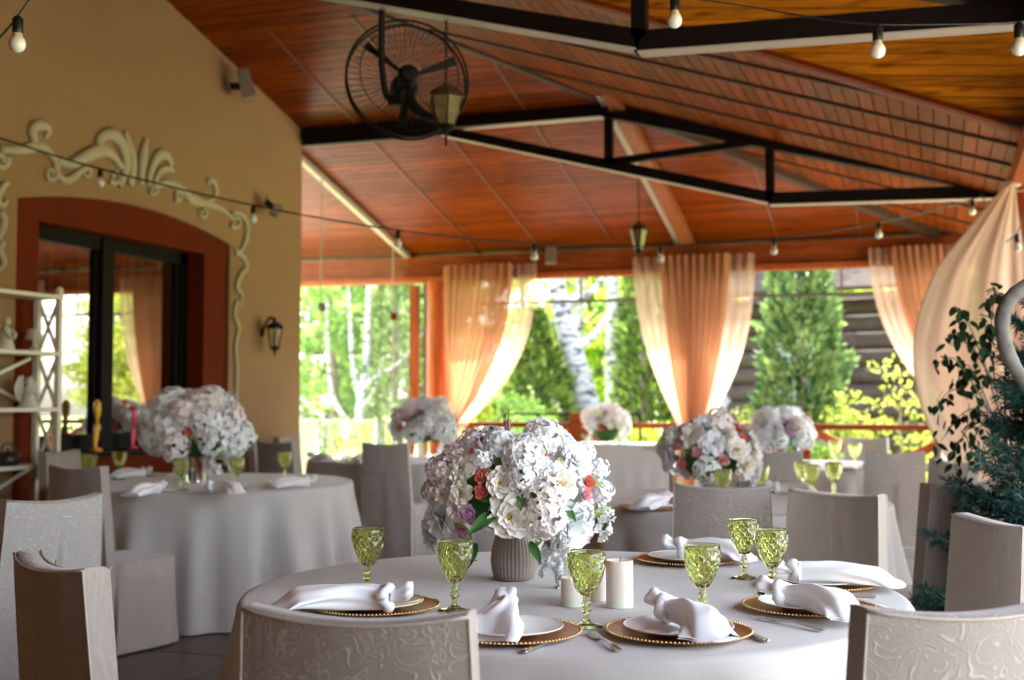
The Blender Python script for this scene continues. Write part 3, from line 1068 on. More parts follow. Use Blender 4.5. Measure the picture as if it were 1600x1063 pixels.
# leafy trees, shrubs and the far belt
belt = [
    (480, 27, 6.5, 'leaf_mid', 'mid green leafy tree at the left edge of the film window'),
    (560, 31, 7.5, 'leaf_bright', 'bright green tree behind the forked birch'),
    (640, 26, 6.0, 'leaf_mid', 'leafy tree beside the white garden post'),
    (745, 29, 7.0, 'leaf_bright', 'bright leafy tree showing through the golden curtain'),
    (815, 25, 5.0, 'leaf_yellow', 'yellow green tree above the dark conifer by the golden curtain'),
    (890, 33, 8.0, 'leaf_bright', 'sunlit spring green tree behind the birches'),
    (1000, 30, 8.0, 'leaf_mid', 'leafy tree behind the dark conifer'),
    (1065, 26, 6.0, 'leaf_bright', 'spring green tree glowing through the middle curtain'),
    (1165, 24, 6.5, 'leaf_bright', 'bright yellow green tree just right of the middle curtain'),
    (1215, 32, 8.0, 'leaf_bright', 'sunlit tree standing behind the thuja'),
    (520, 22.5, 5.0, 'leaf_mid', 'leafy tree left of the forked birch'),
    (600, 23.5, 5.5, 'leaf_mid', 'leafy tree between the forked birch and the slender conifer'),
    (930, 27.5, 6.0, 'leaf_mid', 'green tree filling the gap behind the leaning birch'),
    (985, 25.0, 5.0, 'leaf_bright', 'bright small tree left of the dark conifer'),
    (1375, 30, 7.5, 'leaf_mid', 'green tree rising behind the roof of the log cabin'),
    (1330, 27, 7.0, 'leaf_yellow', 'loose yellow leaved tree in front of the log cabin'),
]
for i, (px_, Y_, h_, lf, lb) in enumerate(belt):
    w_ = h_ * .30
    tree('leafy_tree', lb, 'tree', spot(px_, Y_), h_, [(0, 0, h_ * .45, w_, w_, h_ * .33), (w_ * .4, 0, h_ * .72, w_ * .8, w_ * .8, h_ * .25)], lf, 4200, .20, 40 + i, G1, clump=40)
shr = [(800, 16.6, 1.5, .8, 'leaf_mid', 'low green shrub below the golden curtain edge'), (870, 17.5, 1.1, .9, 'leaf_bright', 'bright low shrub at the foot of the leaning birch'),
       (1005, 16.4, 1.2, .7, 'leaf_bright', 'bright low shrub at the foot of the dark conifer'), (1150, 17.0, 1.2, .8, 'leaf_yellow', 'yellow green shrub left of the thuja'),
       (1345, 15.6, 1.25, .8, 'leaf_yellow', 'yellow green shrub right of the thuja'), (1410, 15.2, 2.1, .75, 'leaf_yellow', 'loose yellow leaved shrub beside the right curtain'),
       (1300, 15.3, .95, .7, 'leaf_mid', 'olive shrub at the foot of the thuja'), (500, 17.0, 1.3, .8, 'leaf_mid', 'green shrub under the globe lamp'), (580, 16.5, 1.1, .7, 'leaf_bright', 'bright shrub at the foot of the forked birch'),
       (640, 17.5, 1.3, .7, 'leaf_mid', 'green shrub below the white garden post'), (730, 16.5, 1.2, .8, 'leaf_bright', 'shrub behind the knot of the golden curtain')]
for i, (px_, Y_, h_, w_, lf, lb) in enumerate(shr):
    tree('garden_shrub', lb, 'shrub', spot(px_, Y_), h_ * .8, [(0, 0, h_ * .55, w_, w_ * .8, h_ * .55)], lf, 900 if lf == 'leaf_yellow' else 2200, .075, 70 + i, 'shrubs behind the railing', r0=.03, branches=5, clump=22)
# trees on the open right side: the arched window mirrors them
rt = [(1.2, 18.0, 4.0, 'leaf_yellow'), (2.9, 20.0, 4.6, 'leaf_yellow'), (4.9, 22.5, 5.0, 'leaf_yellow'), (3.3, 25.5, 6.0, 'leaf_bright'), (0.9, 22.0, 5.0, 'leaf_yellow'), (6.8, 27.0, 6.0, 'leaf_bright'), (4.6, 17.0, 4.2, 'leaf_yellow'), (8.0, 12.0, 5, 'leaf_bright')]
for i, (x, y, h_, lf) in enumerate(rt):
    tree('leafy_tree', 'yellow green garden tree behind the right end curtain, seen mirrored in the arched window', 'tree', (x, y, -.25), h_, [(0, 0, h_ * .5, 1.3, 1.3, h_ * .42)], lf, 6000, .13, 90 + i, 'garden trees mirrored in the window', clump=60)

# house and cabin behind the trees
p = spot(945, 52)
t = thing('garden_house', 'pale pink rendered house glimpsed between the birches', 'building', p)
MB().box((0, 0, 1.6), (5.2, 4, 3.2)).build('wall', M['pinkhouse'], t, smooth=False)
MB().prism([(-2.9, -2.3, 3.2), (2.9, -2.3, 3.2), (0, -2.3, 4.8)], (0, 1, 0), 4.6).build('roof', M['cabinroof'], t, smooth=False)
for x in (-1.5, 1.5):
    w = MB().box((x, -2.02, 1.7), (.9, .06, 1.2)).build('window', M['whitewood'], t, smooth=False)
    MB().box((x, -2.06, 1.7), (.75, .03, 1.05)).build('pane', M['housewin'], w, smooth=False)
MB().box((0, -2.02, 1.05), (.9, .06, 2.1)).build('door', M['cabin'], t, smooth=False)
p = spot(1420, 22.5)
t = thing('log_cabin', 'weathered brown log cabin behind the shrubs by the right curtain', 'building', p, rz=-.25, scale=1.35)
for k in range(11):
    MB().tube([(-2.4, -1.6, .15 + k * .21), (2.6, -1.6, .15 + k * .21)], .12, 8).build('log', M['cabin'], t)
MB().box((.1, .2, 1.2), (4.7, 3.4, 2.4)).build('core', M['cabin'], t, smooth=False)
for k in range(7):
    MB().box((0.1, -2.25 + k * .36, 2.48 + k * .20), (5.8, .42, .05), Matrix.Rotation(.5, 3, 'X')).build('roof_plank', M['cabinroof'], t, smooth=False)
w = MB().box((-.8, -1.74, 1.4), (.8, .06, .8)).build('window', M['whitewood'], t, smooth=False)
MB().box((-.8, -1.78, 1.4), (.66, .03, .66)).build('pane', M['housewin'], w, smooth=False)

# globe lamp, white post, metal garden rail
p = at(510, 628, 1, 17.5)
t = thing('garden_lamp', 'white globe garden lamp seen through the clear film', 'lamp', (p.x, p.y, -.25))
MB().tube([(0, 0, 0), (0, 0, p.z + .1)], .03, 10).build('pole', M['black'], t)
MB().ball((0, 0, p.z + .25), .105, 20, 14).build('globe', M['globe'], t)
MB().lathe([(.05, p.z + .08), (.06, p.z + .12), (.04, p.z + .17)], 14).build('collar', M['black'], t)
p = at(648, 640, 1, 15.2)
t = thing('garden_post', 'sunlit white wooden post outside the clear film', 'post', (p.x, p.y, -.2))
MB().box((0, 0, 1.15), (.07, .07, 2.3)).build('shaft', M['whitewood'], t, smooth=False)
MB().prism([(-.06, -.06, 2.3), (.06, -.06, 2.3), (.06, .06, 2.3), (-.06, .06, 2.3)], (0, 0, 1), .04).build('cap', M['whitewood'], t, smooth=False)
MB().box((-.09, 0, .45), (.22, .2, .9)).build('footing', M['whitewood'], t, smooth=False)
p = at(480, 675, 1, 14.0)
t = thing('planter_box', 'grey green planter box at the foot of the clear film', 'planter', (p.x, p.y, -.2))
MB().box((0, 0, .55), (.35, .3, 1.1)).build('body', M['greypaint'], t, smooth=False)
MB().box((0.02, 0, 1.13), (.45, .36, .06)).build('ledge', M['whitewood'], t, smooth=False)
t = thing('metal_fence', 'dark metal garden railing in front of the birches', 'fence', (0, 14.6, 0))
a, b = at(790, 645, 1, 14.6), at(1000, 645, 1, 14.6)
MB().beam((a.x, 0, 1.07), (b.x, 0, 1.07), .03, .03).build('rail', M['black'], t, smooth=False)
for k in range(5):
    x = lerp(a.x, b.x, k / 4)
    MB().box((x, 0, .42), (.03, .03, 1.3)).build('upright', M['black'], t, smooth=False)

# ================================================================== CURTAINS
def curtain(name, label, mat, xl, xr, y, ztop, tie_x, tie_z, tie_w, nf, lean_l=1.7, lean_r=1.7, seed=0, zbot=0.05, tail_w=None, amp=.035):
    """hangs from the beam at xl..xr, gathered at (tie_x, tie_z), tail below"""
    rnd = random.Random(seed)
    ph = [rnd.uniform(0, 6.28) for _ in range(4)]
    t = thing(name, label, 'curtain', (0, y, 0))
    tail_w = tail_w or tie_w * 1.9

    def fn(u, v):
        top = lerp(xl, xr, u)
        tie = tie_x + (u - .5) * tie_w
        if v < .72:
            s = v / .72
            pw = lerp(lean_l, lean_r, u)
            x = lerp(top, tie, s ** pw if top != tie else s)
            z = lerp(ztop, tie_z, s)
            g = s
            # hem edges sag a little before the tie
        else:
            s = (v - .72) / .28
            x = tie_x + (u - .5) * lerp(tie_w, tail_w, sstep(min(1, s * 2.2)))
            z = lerp(tie_z, zbot, s)
            g = 1 - .5 * s
        w = lerp(1.0, .55, g)
        yy = amp * w * math.sin(2 * PI * nf * u + ph[0] + .5 * math.sin(3 * v + ph[1])) + amp * .5 * w * math.sin(2 * PI * nf * 2.3 * u + ph[2]) + .05 * (g * g - 1) * 0
        zz = .012 * abs(math.sin(PI * nf * 2 * u)) if v == 0 else 0
        return (x, yy, z + zz)
    MB().grid(fn, nf * 12, 34).build('drape', M[mat], t)
    r = tie_w * .5
    MB().tube([(tie_x + r * 1.05 * math.cos(q * PI / 8), .06 * math.sin(q * PI / 8), tie_z + .01 * math.sin(q)) for q in range(17)], .018, 8).build('tieback', M['sheer_cream'], t)
    return t


def X(px, Y):
    return at(px, 500, 1, Y).x


YC = YB - 0.25
curtain('curtain', 'golden apricot curtain tied back against the corner column', 'sheer', X(693, YC), X(800, YC), YC, 2.79, X(706, YC), .98, .13, 9, 1.3, 2.2, 1)
curtain('curtain', 'thin pale sheer hanging behind the golden curtain, drawn to its knot', 'sheer_thin', X(760, YC), X(836, YC), YC + .08, 2.79, X(716, YC), .96, .12, 6, 1.6, 2.6, 2)
curtain('curtain', 'apricot sheer curtain gathered in the middle of the back opening', 'sheer', X(1030, YC), X(1140, YC), YC, 2.81, X(1080, YC), .93, .20, 9, 1.6, 1.8, 3)
curtain('curtain', 'thin outer sheer spread behind the middle apricot curtain', 'sheer_thin', X(985, YC), X(1178, YC), YC + .08, 2.81, X(1078, YC), .95, .28, 12, 2.0, 2.4, 4)
curtain('curtain', 'orange apricot curtain at the right end of the back beam', 'sheer', X(1395, YC), X(1505, YC), YC, 2.81, X(1500, YC), 1.1, .2, 9, 1.8, 1.2, 5)
curtain('curtain', 'thin sunlit sheer at the left edge of the right end curtain', 'sheer_thin', X(1358, YC), X(1440, YC), YC + .08, 2.81, X(1490, YC), 1.1, .16, 6, 2.2, 1.8, 6)
# big billowing cream curtain on the right side
t = thing('curtain', 'large cream curtain billowing out at the right above the dark potted plants', 'curtain', (0, 0, 0))
Yq = 8.7
edge_l = catmull([at(1578, 283, 1, Yq), at(1520, 350, 1, Yq - .1), at(1465, 420, 1, Yq - .2), at(1434, 500, 1, Yq - .25), at(1428, 570, 1, Yq - .25), at(1444, 650, 1, Yq - .2), at(1490, 730, 1, Yq - .1), at(1540, 800, 1, Yq), at(1560, 860, 1, Yq), at(1565, 960, 1, Yq)], 5)
edge_r = catmull([at(1586, 283, 1, Yq + .1), at(1594, 350, 1, Yq + .1), at(1606, 420, 1, Yq + .2), at(1622, 500, 1, Yq + .25), at(1634, 570, 1, Yq + .25), at(1640, 650, 1, Yq + .2), at(1640, 730, 1, Yq + .1), at(1640, 800, 1, Yq), at(1640, 860, 1, Yq), at(1640, 960, 1, Yq)], 5)


def big(u, v):
    i = v * (len(edge_l) - 1)
    k = min(int(i), len(edge_l) - 2)
    a = edge_l[k].lerp(edge_l[k + 1], i - k)
    b = edge_r[k].lerp(edge_r[k + 1], i - k)
    p = a.lerp(b, u)
    wd = (b - a).length
    p.y += wd * (.10 * math.sin(PI * u) * -1 + .045 * math.sin(2 * PI * (2.6 * u + .5 * v)) + .02 * math.sin(2 * PI * (6 * u + 1.4 * v + .2)))
    return p


MB().grid(big, 44, 46).build('drape', M['sheer_cream'], t)
MB().tube([at(1572, 290, 1, Yq), at(1578, 284, 1, Yq), at(1590, 286, 1, Yq + .1)], .03, 8).build('top_knot', M['sheer_cream'], t)
MB().tube([edge_l[k] for k in range(0, len(edge_l), 2)], .006, 6).build('hem', M['sheer_cream'], t)

# ================================================================== CHAIRS
def chair_meshes(kind):
    """slip-covered chair facing +Y, its back standing at the origin"""
    H = 0.93
    rnd = random.Random(hash(kind) % 7)
    nw = 16
    us = [-1, -.86, -.72, -.56, -.4, -.26, -.14, -.07, -.03, .03, .07, .14, .26, .4, .56, .72, .86, 1]
    slit = kind in ('slit', 'lace')
    levels = [0.012, .10, .2, .3, .4, .46, .52, .58, .64, .70, .76, .82, .87, .905, .922]
    b = MB()
    rings = []
    for z in levels:
        v = (H - z) / H
        w = lerp(.180, .198, min(1, v / .5)) if v < .5 else lerp(.198, .218, (v - .5) / .5)
        yb = lerp(-.055, -.015, min(1, v / .55)) if v < .55 else lerp(-.015, -.05, (v - .55) / .45)
        th = .055
        ring = []
        for u in us:
            wav = .006 * math.sin(9 * u + 7 * z) + .004 * math.sin(23 * u + 3 * z)
            y = yb - .028 * (1 - u * u) - th / 2 + wav * v
            if slit and z < .74:
                d = min(1, (.74 - z) / .12)
                if abs(u) < .05:
                    y += .035 * d
            zz = z - .016 * (1 - u * u) * max(0, 1 - v * 8)
            ring.append((u * w, y, zz))
        for u in reversed(us):
            y = yb - .028 * (1 - u * u) + th / 2
            zz = z - .016 * (1 - u * u) * max(0, 1 - v * 8)
            ring.append((u * w, y, zz))
        rings.append(ring)
    last = rings[-1]
    cx = [p for p in last]
    rings.append([(p[0] * .985, lerp(p[1], -.083 + .028 * (p[0] / .197) ** 2, .3), p[2] + .007) for p in last])
    m = len(rings[0])
    vs = [p for r in rings for p in r]
    fs = []
    for i in range(len(rings) - 1):
        for k in range(m):
            k2 = (k + 1) % m
            fs.append((i * m + k, i * m + k2, (i + 1) * m + k2, (i + 1) * m + k))
    n = len(us)
    tb = (len(rings) - 1) * m
    for k in range(n - 1):
        fs.append((tb + k, tb + k + 1, tb + m - 2 - k, tb + m - 1 - k))
    b.add(vs, fs)
    back = b
    # seat with skirt
    s = MB()
    prof = [(0.455, .90), (.452, .965), (.435, 1.0), (.33, 1.01), (.2, 1.03), (.1, 1.05), (.012, 1.07)]
    nseg = 44
    vs, fs = [], []
    hw, y0, y1 = .205, .0, .43
    for z, k in prof:
        for i in range(nseg):
            a = 2 * PI * i / nseg
            cxx, sxx = math.cos(a), math.sin(a)
            e = .28
            x = hw * k * math.copysign(abs(cxx) ** e, cxx)
            y = (y0 + y1) / 2 + (y1 - y0) / 2 * k * math.copysign(abs(sxx) ** e, sxx)
            wv = .010 * max(0, (.42 - z)) / .42 * math.sin(a * 11 + 1) + .006 * max(0, (.42 - z)) / .42 * math.sin(a * 17)
            vs.append((x * (1 + wv * 3), y + wv * 2 * sxx, z))
    for i in range(len(prof) - 1):
        for k in range(nseg):
            k2 = (k + 1) % nseg
            fs.append((i * nseg + k, i * nseg + k2, (i + 1) * nseg + k2, (i + 1) * nseg + k))
    fs.append(tuple(range(nseg)))
    s.add(vs, fs)
    # piping along the top edge of the back
    pp = MB()
    pts = [(p[0], p[1] - .001, p[2] + .003) for p in last[:n]]
    pp.tube(pts, .0026, 6)
    pts = [(p[0], p[1] + .001, p[2] + .003) for p in last[n:]]
    p2 = MB().tube(pts, .0026, 6)
    side = []
    for sgn in (0, n - 1):
        side.append(MB().tube([(r[sgn][0] * 1.004, r[sgn][1], r[sgn][2]) for r in rings[4:-1]], .0022, 6))
    return back, s, pp, p2, side


CH = {}
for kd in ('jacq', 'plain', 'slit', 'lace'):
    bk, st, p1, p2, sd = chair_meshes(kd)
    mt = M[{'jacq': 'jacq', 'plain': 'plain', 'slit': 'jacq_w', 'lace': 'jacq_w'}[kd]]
    r = link('covered_chair', None)
    bk.build('backrest_cover', mt, r, angle=50)
    st.build('seat_cover', mt, r, angle=50)
    p1.build('piping', M['pipe'], r)
    p2.build('piping', M['pipe'], r)
    for q in sd:
        q.build('side_seam', M['pipe'], r)
    if kd in ('slit', 'lace'):
        # rosy lining that shows in the open pleat
        MB().prism([(-.006, -.094, .72), (.006, -.094, .72), (.02, -.083, .02), (-.02, -.083, .02)], (0, 1, 0), .004).build('pleat_lining', M['slit'], r, smooth=False)
    for zleg in ((-.17, -.02), (.17, -.02), (-.17, .38), (.17, .38)):
        pass
    CH[kd] = [r, False]


def chair(kind, x, y, face, label, tilt=0.0, sc=1.0):
    """face = point the chair looks at"""
    r, used = CH[kind]
    o = r if not used else copy_tree(r)
    CH[kind][1] = True
    o.location = (x, y, 0)
    dx, dy = face[0] - x, face[1] - y
    o.rotation_euler = (0, 0, math.atan2(-dx, dy) + tilt)
    o.scale = (sc, sc, sc)
    return tag(o, label, 'chair', 'slip covered banquet chairs')


T1, T2, T3, T4, T5 = (-0.92, 3.10), (-4.25, 6.45), (-1.05, 6.17), (-1.0, 9.65), (-4.25, 9.5)
chair('jacq', -0.86, 1.77, (-1.05, 3.1), 'scroll patterned chair back cut by the bottom edge, in front of the nearest table')
chair('plain', -1.66, 2.09, (-1.18, 2.95), 'plain taupe chair at the bottom left with one side lit')
chair('lace', -2.86, 3.37, (-5.0, 4.0), 'white lacy chair with a slit back at the left edge')
chair('plain', -3.99, 5.02, (-3.72, 6.5), 'tall wrinkled chair with its seat showing, left of the far left table')
chair('plain', -5.22, 6.37, T2, 'beige chair behind the far left table, in front of the white shelf')
chair('plain', -5.36, 8.90, T5, 'beige chair against the plaster wall beneath the wall lantern')
chair('plain', -4.86, 8.42, (-4.6, 9.5), 'dark taupe chair behind the right end of the far left table')
chair('plain', -5.38, 9.50, T5, 'beige chair half hidden at the end of the plaster wall')
chair('slit', -3.94, 8.42, (-4.0, 9.5), 'tall pale chair with a long open back pleat behind the bouquet')
chair('jacq', -0.79, 4.72, (-0.95, 6.17), 'patterned chair with its back turned behind the nearest table', .0)
chair('plain', -0.37, 4.38, (-1.0, 3.2), 'creased chair facing the viewer behind the green goblets')
chair('plain', 0.09, 3.53, (-0.92, 3.0), 'plain taupe chair facing left, beside the spruce')
chair('jacq', 0.0, 2.13, (-0.62, 3.1), 'scroll patterned chair at the bottom right in front of the nearest table')
chair('plain', 0.03, 5.16, (-1.05, 6.17), 'brown shaded chair facing left behind the chair by the spruce')
chair('plain', 0.02, 6.85, (-1.05, 6.17), 'second brown chair facing left, behind the shaded one')
chair('slit', -0.02, 9.4, T4, 'farthest pale chair in the right row under the ficus branch')
chair('slit', -0.28, 8.06, (-0.7, 9.8), 'white chair with a long slit back near the right railing')
chair('plain', -0.60, 10.85, (-0.8, 9.6), 'small distant chair facing the viewer beyond the right far table')
chair('slit', -1.0, 7.95, (-1.0, 9.6), 'white chair seen from behind below the round white bouquet')


# ================================================================== TABLES
def cloth_mesh(R, H, seed, folds=21, flare=.10, mat='cloth'):
    rnd = random.Random(seed)
    ph = [rnd.uniform(0, 6.28) for _ in range(6)]
    prof = [(0, 0), (.5 * R, 0), (.9 * R, 0), (R * .975, 0), (R * .992, -.004), (R, -.014)]
    seg = 208
    b = MB()
    vs, fs = [], []
    rows = [(r, H + z, 0) for r, z in prof[1:]]
    for k in range(1, 17):
        s = k / 16
        rows.append((R + flare * s ** 1.2, lerp(H - .014, .008, s), s))
    for r, z, s in rows:
        for i in range(seg):
            a = 2 * PI * i / seg
            am = .058 * min(1, s * 1.8) ** 1.1
            w = math.sin(folds * a + ph[0] + 1.2 * math.sin(2 * a + ph[1])) + .5 * math.sin(folds * .62 // 1 * a + ph[2]) + .35 * math.sin((folds * 1.7 // 1) * a + ph[3])
            sag = .004 * math.sin(5 * a + ph[4]) * s
            rr = r + am * w * .62
            vs.append((rr * math.cos(a), rr * math.sin(a), z + (sag if s < 1 else 0)))
    n = len(rows)
    for i in range(n - 1):
        for k in range(seg):
            k2 = (k + 1) % seg
            fs.append((i * seg + k, (i + 1) * seg + k, (i + 1) * seg + k2, i * seg + k2))
    fs.append(tuple(range(seg)))
    b.add(vs, fs)
    return b


def round_table(c, R, seed, lab_t, lab_c, mat='cloth'):
    t = thing('round_table', lab_t, 'table', (c[0], c[1], 0), group='round banquet tables')
    MB().lathe([(R - .03, .715), (R - .02, .722), (R - .02, .738), (R - .03, .744)], 48).build('tabletop', M['whitewood'], t, angle=40)
    MB().lathe([(.30, 0), (.30, .03), (.06, .08), (.045, .6), (.12, .715)], 20).build('pedestal', M['frame'], t, angle=40)
    o = cloth_mesh(R, .75, seed).build('tablecloth', M[mat], None, loc=(c[0], c[1], 0), angle=60)
    tag(o, lab_c, 'tablecloth', 'floor length tablecloths')
    return t


round_table(T1, .86, 1, 'nearest round table under its ivory cloth', 'large ivory cloth on the nearest round table')
round_table(T2, .90, 2, 'round table under its cloth in front of the arched window', 'beige draped cloth on the table before the arched window')
round_table(T3, .84, 3, 'round table under its cloth behind the nearest bouquet', 'beige cloth on the table just behind the nearest one')
round_table(T4, .80, 4, 'farthest right round table near the railing', 'pale cloth on the farthest right table by the railing', 'cloth_w')
round_table(T5, .86, 5, 'round table beside the film window', 'taupe shaded cloth on the table beside the film window')
# far serving table under a white cloth
t = thing('serving_table', 'straight edged serving table below the middle back window', 'table', (-3.05, 12.2, 0))
MB().box((0, 0, .77), (.95, .6, .03)).build('tabletop', M['whitewood'], t, smooth=False)
for sx in (-1, 1):
    for sy in (-1, 1):
        MB().box((sx * .42, sy * .25, .38), (.05, .05, .75)).build('leg', M['whitewood'], t, smooth=False)


def serv(u, v):
    P = [(-.5, -.33), (.5, -.33), (.5, .33), (-.5, .33)]
    q = u * 4
    k = int(q) % 4
    a, b = P[k], P[(k + 1) % 4]
    x, y = lerp(a[0], b[0], q - int(q)), lerp(a[1], b[1], q - int(q))
    w = .025 * math.sin(u * 2 * PI * 24) * v
    return (x * (1 + .06 * v + w), y * (1 + .08 * v + w), lerp(.80, .01, v))


sv = MB().grid(serv, 160, 8, True)
sv.add([(-.5, -.33, .80), (.5, -.33, .80), (.5, .33, .80), (-.5, .33, .80)], [(0, 1, 2, 3)])
o = sv.build('tablecloth', M['cloth_w'], None, loc=(-3.05, 12.2, 0), rz=YAW * .4, angle=50)
tag(o, 'pleated white cloth on the straight edged serving table', 'tablecloth', 'floor length tablecloths')


# ================================================================== TABLEWARE
def tri(x):
    x = x % 1.0
    return abs(x * 2 - 1)


def goblet_proto():
    r = link('goblet', None)
    prof = []
    for k in range(25):
        s = k / 24
        z = lerp(.066, .165, s)
        rr = .011 + .0325 * math.sin(min(1, s * 1.18) * PI / 2) ** .8
        if s > .80:
            rr -= .0022 * ((s - .8) / .2) ** 1.5
        prof.append((rr, z))

    def rad(z):
        s = (z - .066) / .099
        rr = .011 + .0325 * math.sin(min(1, max(0, s) * 1.18) * PI / 2) ** .8
        if s > .80:
            rr -= .0022 * ((s - .8) / .2) ** 1.5
        return rr
    # cut diamonds: every facet group is a shallow four-sided pyramid
    nd, J = 11, 7
    zz = [lerp(.070, .156, (j / J) ** .9) for j in range(J + 1)]
    b = MB()

    def P(i, z, k=0.0):
        a = 2 * PI * i / nd
        return ((rad(z) + k) * math.cos(a), (rad(z) + k) * math.sin(a), z)
    for j in range(0, J + 1):
        off = .5 * (j % 2)
        for i in range(nd):
            l, r_ = P(i + off, zz[j], .0008), P(i + off + 1, zz[j], .0008)
            c = P(i + off + .5, zz[j], -.0036)
            if j < J:
                t_ = P(i + off + .5, zz[j + 1], .0008)
                b.add([l, r_, t_, c], [(0, 3, 2), (3, 1, 2)])
            else:
                b.add([l, r_, c], [(0, 2, 1)])
            if j > 0:
                d_ = P(i + off + .5, zz[j - 1], .0008)
                b.add([l, r_, d_, c], [(0, 2, 3), (3, 2, 1)])
            else:
                b.add([l, r_, c], [(0, 1, 2)])
    b.build('bowl', M['green'], r, smooth=False)
    body = MB().lathe([(rad(.156), .156), (rad(.161), .161), (rad(.165), .1652), (rad(.165) - .0015, .1660), (rad(.165) - .003, .1652)] + [(rad(z_) - .0058, z_) for z_ in (.155, .145, .13, .115, .10, .088, .08)] + [(.0005, .0775)], 48, cap=False)
    body.add(*(lambda m: (m.v, m.f))(MB().lathe([(.0005, .0655), (rad(.070) + .0004, .070)], 24, cap=False)))
    body.build('rim', M['green'], r)
    MB().lathe([(.0005, .0105), (.0085, .012), (.0066, .020), (.0062, .026), (.0075, .030), (.0115, .034), (.0122, .038), (.0105, .042), (.0075, .045), (.0105, .048), (.0112, .051), (.008, .055), (.0075, .059), (.0095, .064), (.0005, .0655)], 16, cap=False).build('stem', M['green'], r)
    MB().lathe([(.0005, 0), (.0365, 0), (.0372, .002), (.035, .0038), (.020, .0065), (.010, .0115), (.0005, .0118)], 32, lambda rad, z, a, i: rad * (1 + .03 * math.cos(a * 16) * (0 < i < 5)), cap=False).build('foot', M['green'], r)
    return r


GOB = [goblet_proto(), False]


def goblet(x, y, label, sc=1.0, z=.7508):
    o = GOB[0] if not GOB[1] else copy_tree(GOB[0])
    GOB[1] = True
    o.location = (x, y, z)
    o.rotation_euler = (0, 0, x * 7 + y * 3)
    o.scale = (sc,) * 3
    return tag(o, label, 'goblet', 'green cut glass goblets')


for x, y, lb, s in (
    (-1.41, 2.89, 'green goblet farthest left on the nearest table', 1.0), (-1.09, 2.70, 'green goblet left of the ribbed vase', 1.0),
    (-0.74, 2.61, 'nearest green goblet, in front of the white candles', 1.0), (-0.52, 2.81, 'green goblet behind the knotted napkin right of the candles', 1.0),
    (-0.52, 3.45, 'green goblet standing farthest back on the nearest table', 1.0), (-0.412, 3.205, 'green goblet at the right beside the two right plates', 1.0),
    (-3.96, 5.77, 'left one of the two green goblets in front of the far left bouquet', 1.05), (-3.78, 6.05, 'right one of the two green goblets in front of the far left bouquet', 1.05),
    (-3.86, 6.73, 'green goblet at the right end of the far left table', 1.05), (-4.86, 6.42, 'green goblet above the wrinkled chair back', 1.05), (-4.78, 6.03, 'green goblet half hidden at the left of the far left table', 1.05),
    (-4.86, 9.37, 'left green goblet on the film window table', 1.05), (-4.84, 9.62, 'right green goblet on the film window table', 1.05),
    (-0.86, 6.30, 'green goblet peeking over the patterned chair with its back turned', 1.0), (-0.68, 6.60, 'leftmost of three green goblets in a cluster on the middle table', 1.05), (-0.62, 6.42, 'middle and lowest of the three clustered goblets', 1.0), (-0.52, 6.55, 'rightmost of the three clustered green goblets', 1.05),
    (-0.74, 9.45, 'left green goblet on the farthest right table', 1.15), (-0.58, 9.22, 'right green goblet on the farthest right table', 1.1), (-0.98, 5.86, 'green goblet under the coral and lilac bouquet', 1.0)):
    goblet(x, y, lb, s)

# --- charger, plate
def charger_proto():
    r = link('charger_plate', None)
    MB().lathe([(.0005, .003), (.100, .003), (.108, .006), (.150, .0115), (.155, .0125), (.1555, .0105), (.110, .002), (.095, 0), (.0005, 0)], 72, cap=False).build('disc', M['gold'], r)
    b = MB()
    for k in range(110):
        a = 2 * PI * k / 110
        b.ball((.154 * math.cos(a), .154 * math.sin(a), .0122), .0030, 6, 4)
    tag(b.build('beaded_rim', M['goldrim'], r), kind='stuff')
    return r


def plate_proto():
    r = link('dinner_plate', None)
    MB().lathe([(.0005, .0045), (.070, .0045), (.078, .007), (.112, .0145), (.1165, .016), (.1175, .0148), (.112, .0125), (.078, .004), (.066, .0015), (.064, 0), (.0005, 0)], 64, cap=False).build('dish', M['china'], r)
    MB().tube([(.1165 * math.cos(2 * PI * k / 64), .1165 * math.sin(2 * PI * k / 64), .0158) for k in range(65)], .0013, 6, False).build('lip', M['china'], r)
    return r


CHG, PLT = [charger_proto(), False], [plate_proto(), False]


def use(P, x, y, z, label, cat, group, rz=0.0, sc=1.0):
    o = P[0] if not P[1] else copy_tree(P[0])
    P[1] = True
    o.location = (x, y, z)
    o.rotation_euler = (0, 0, rz)
    o.scale = (sc,) * 3
    return tag(o, label, cat, group)


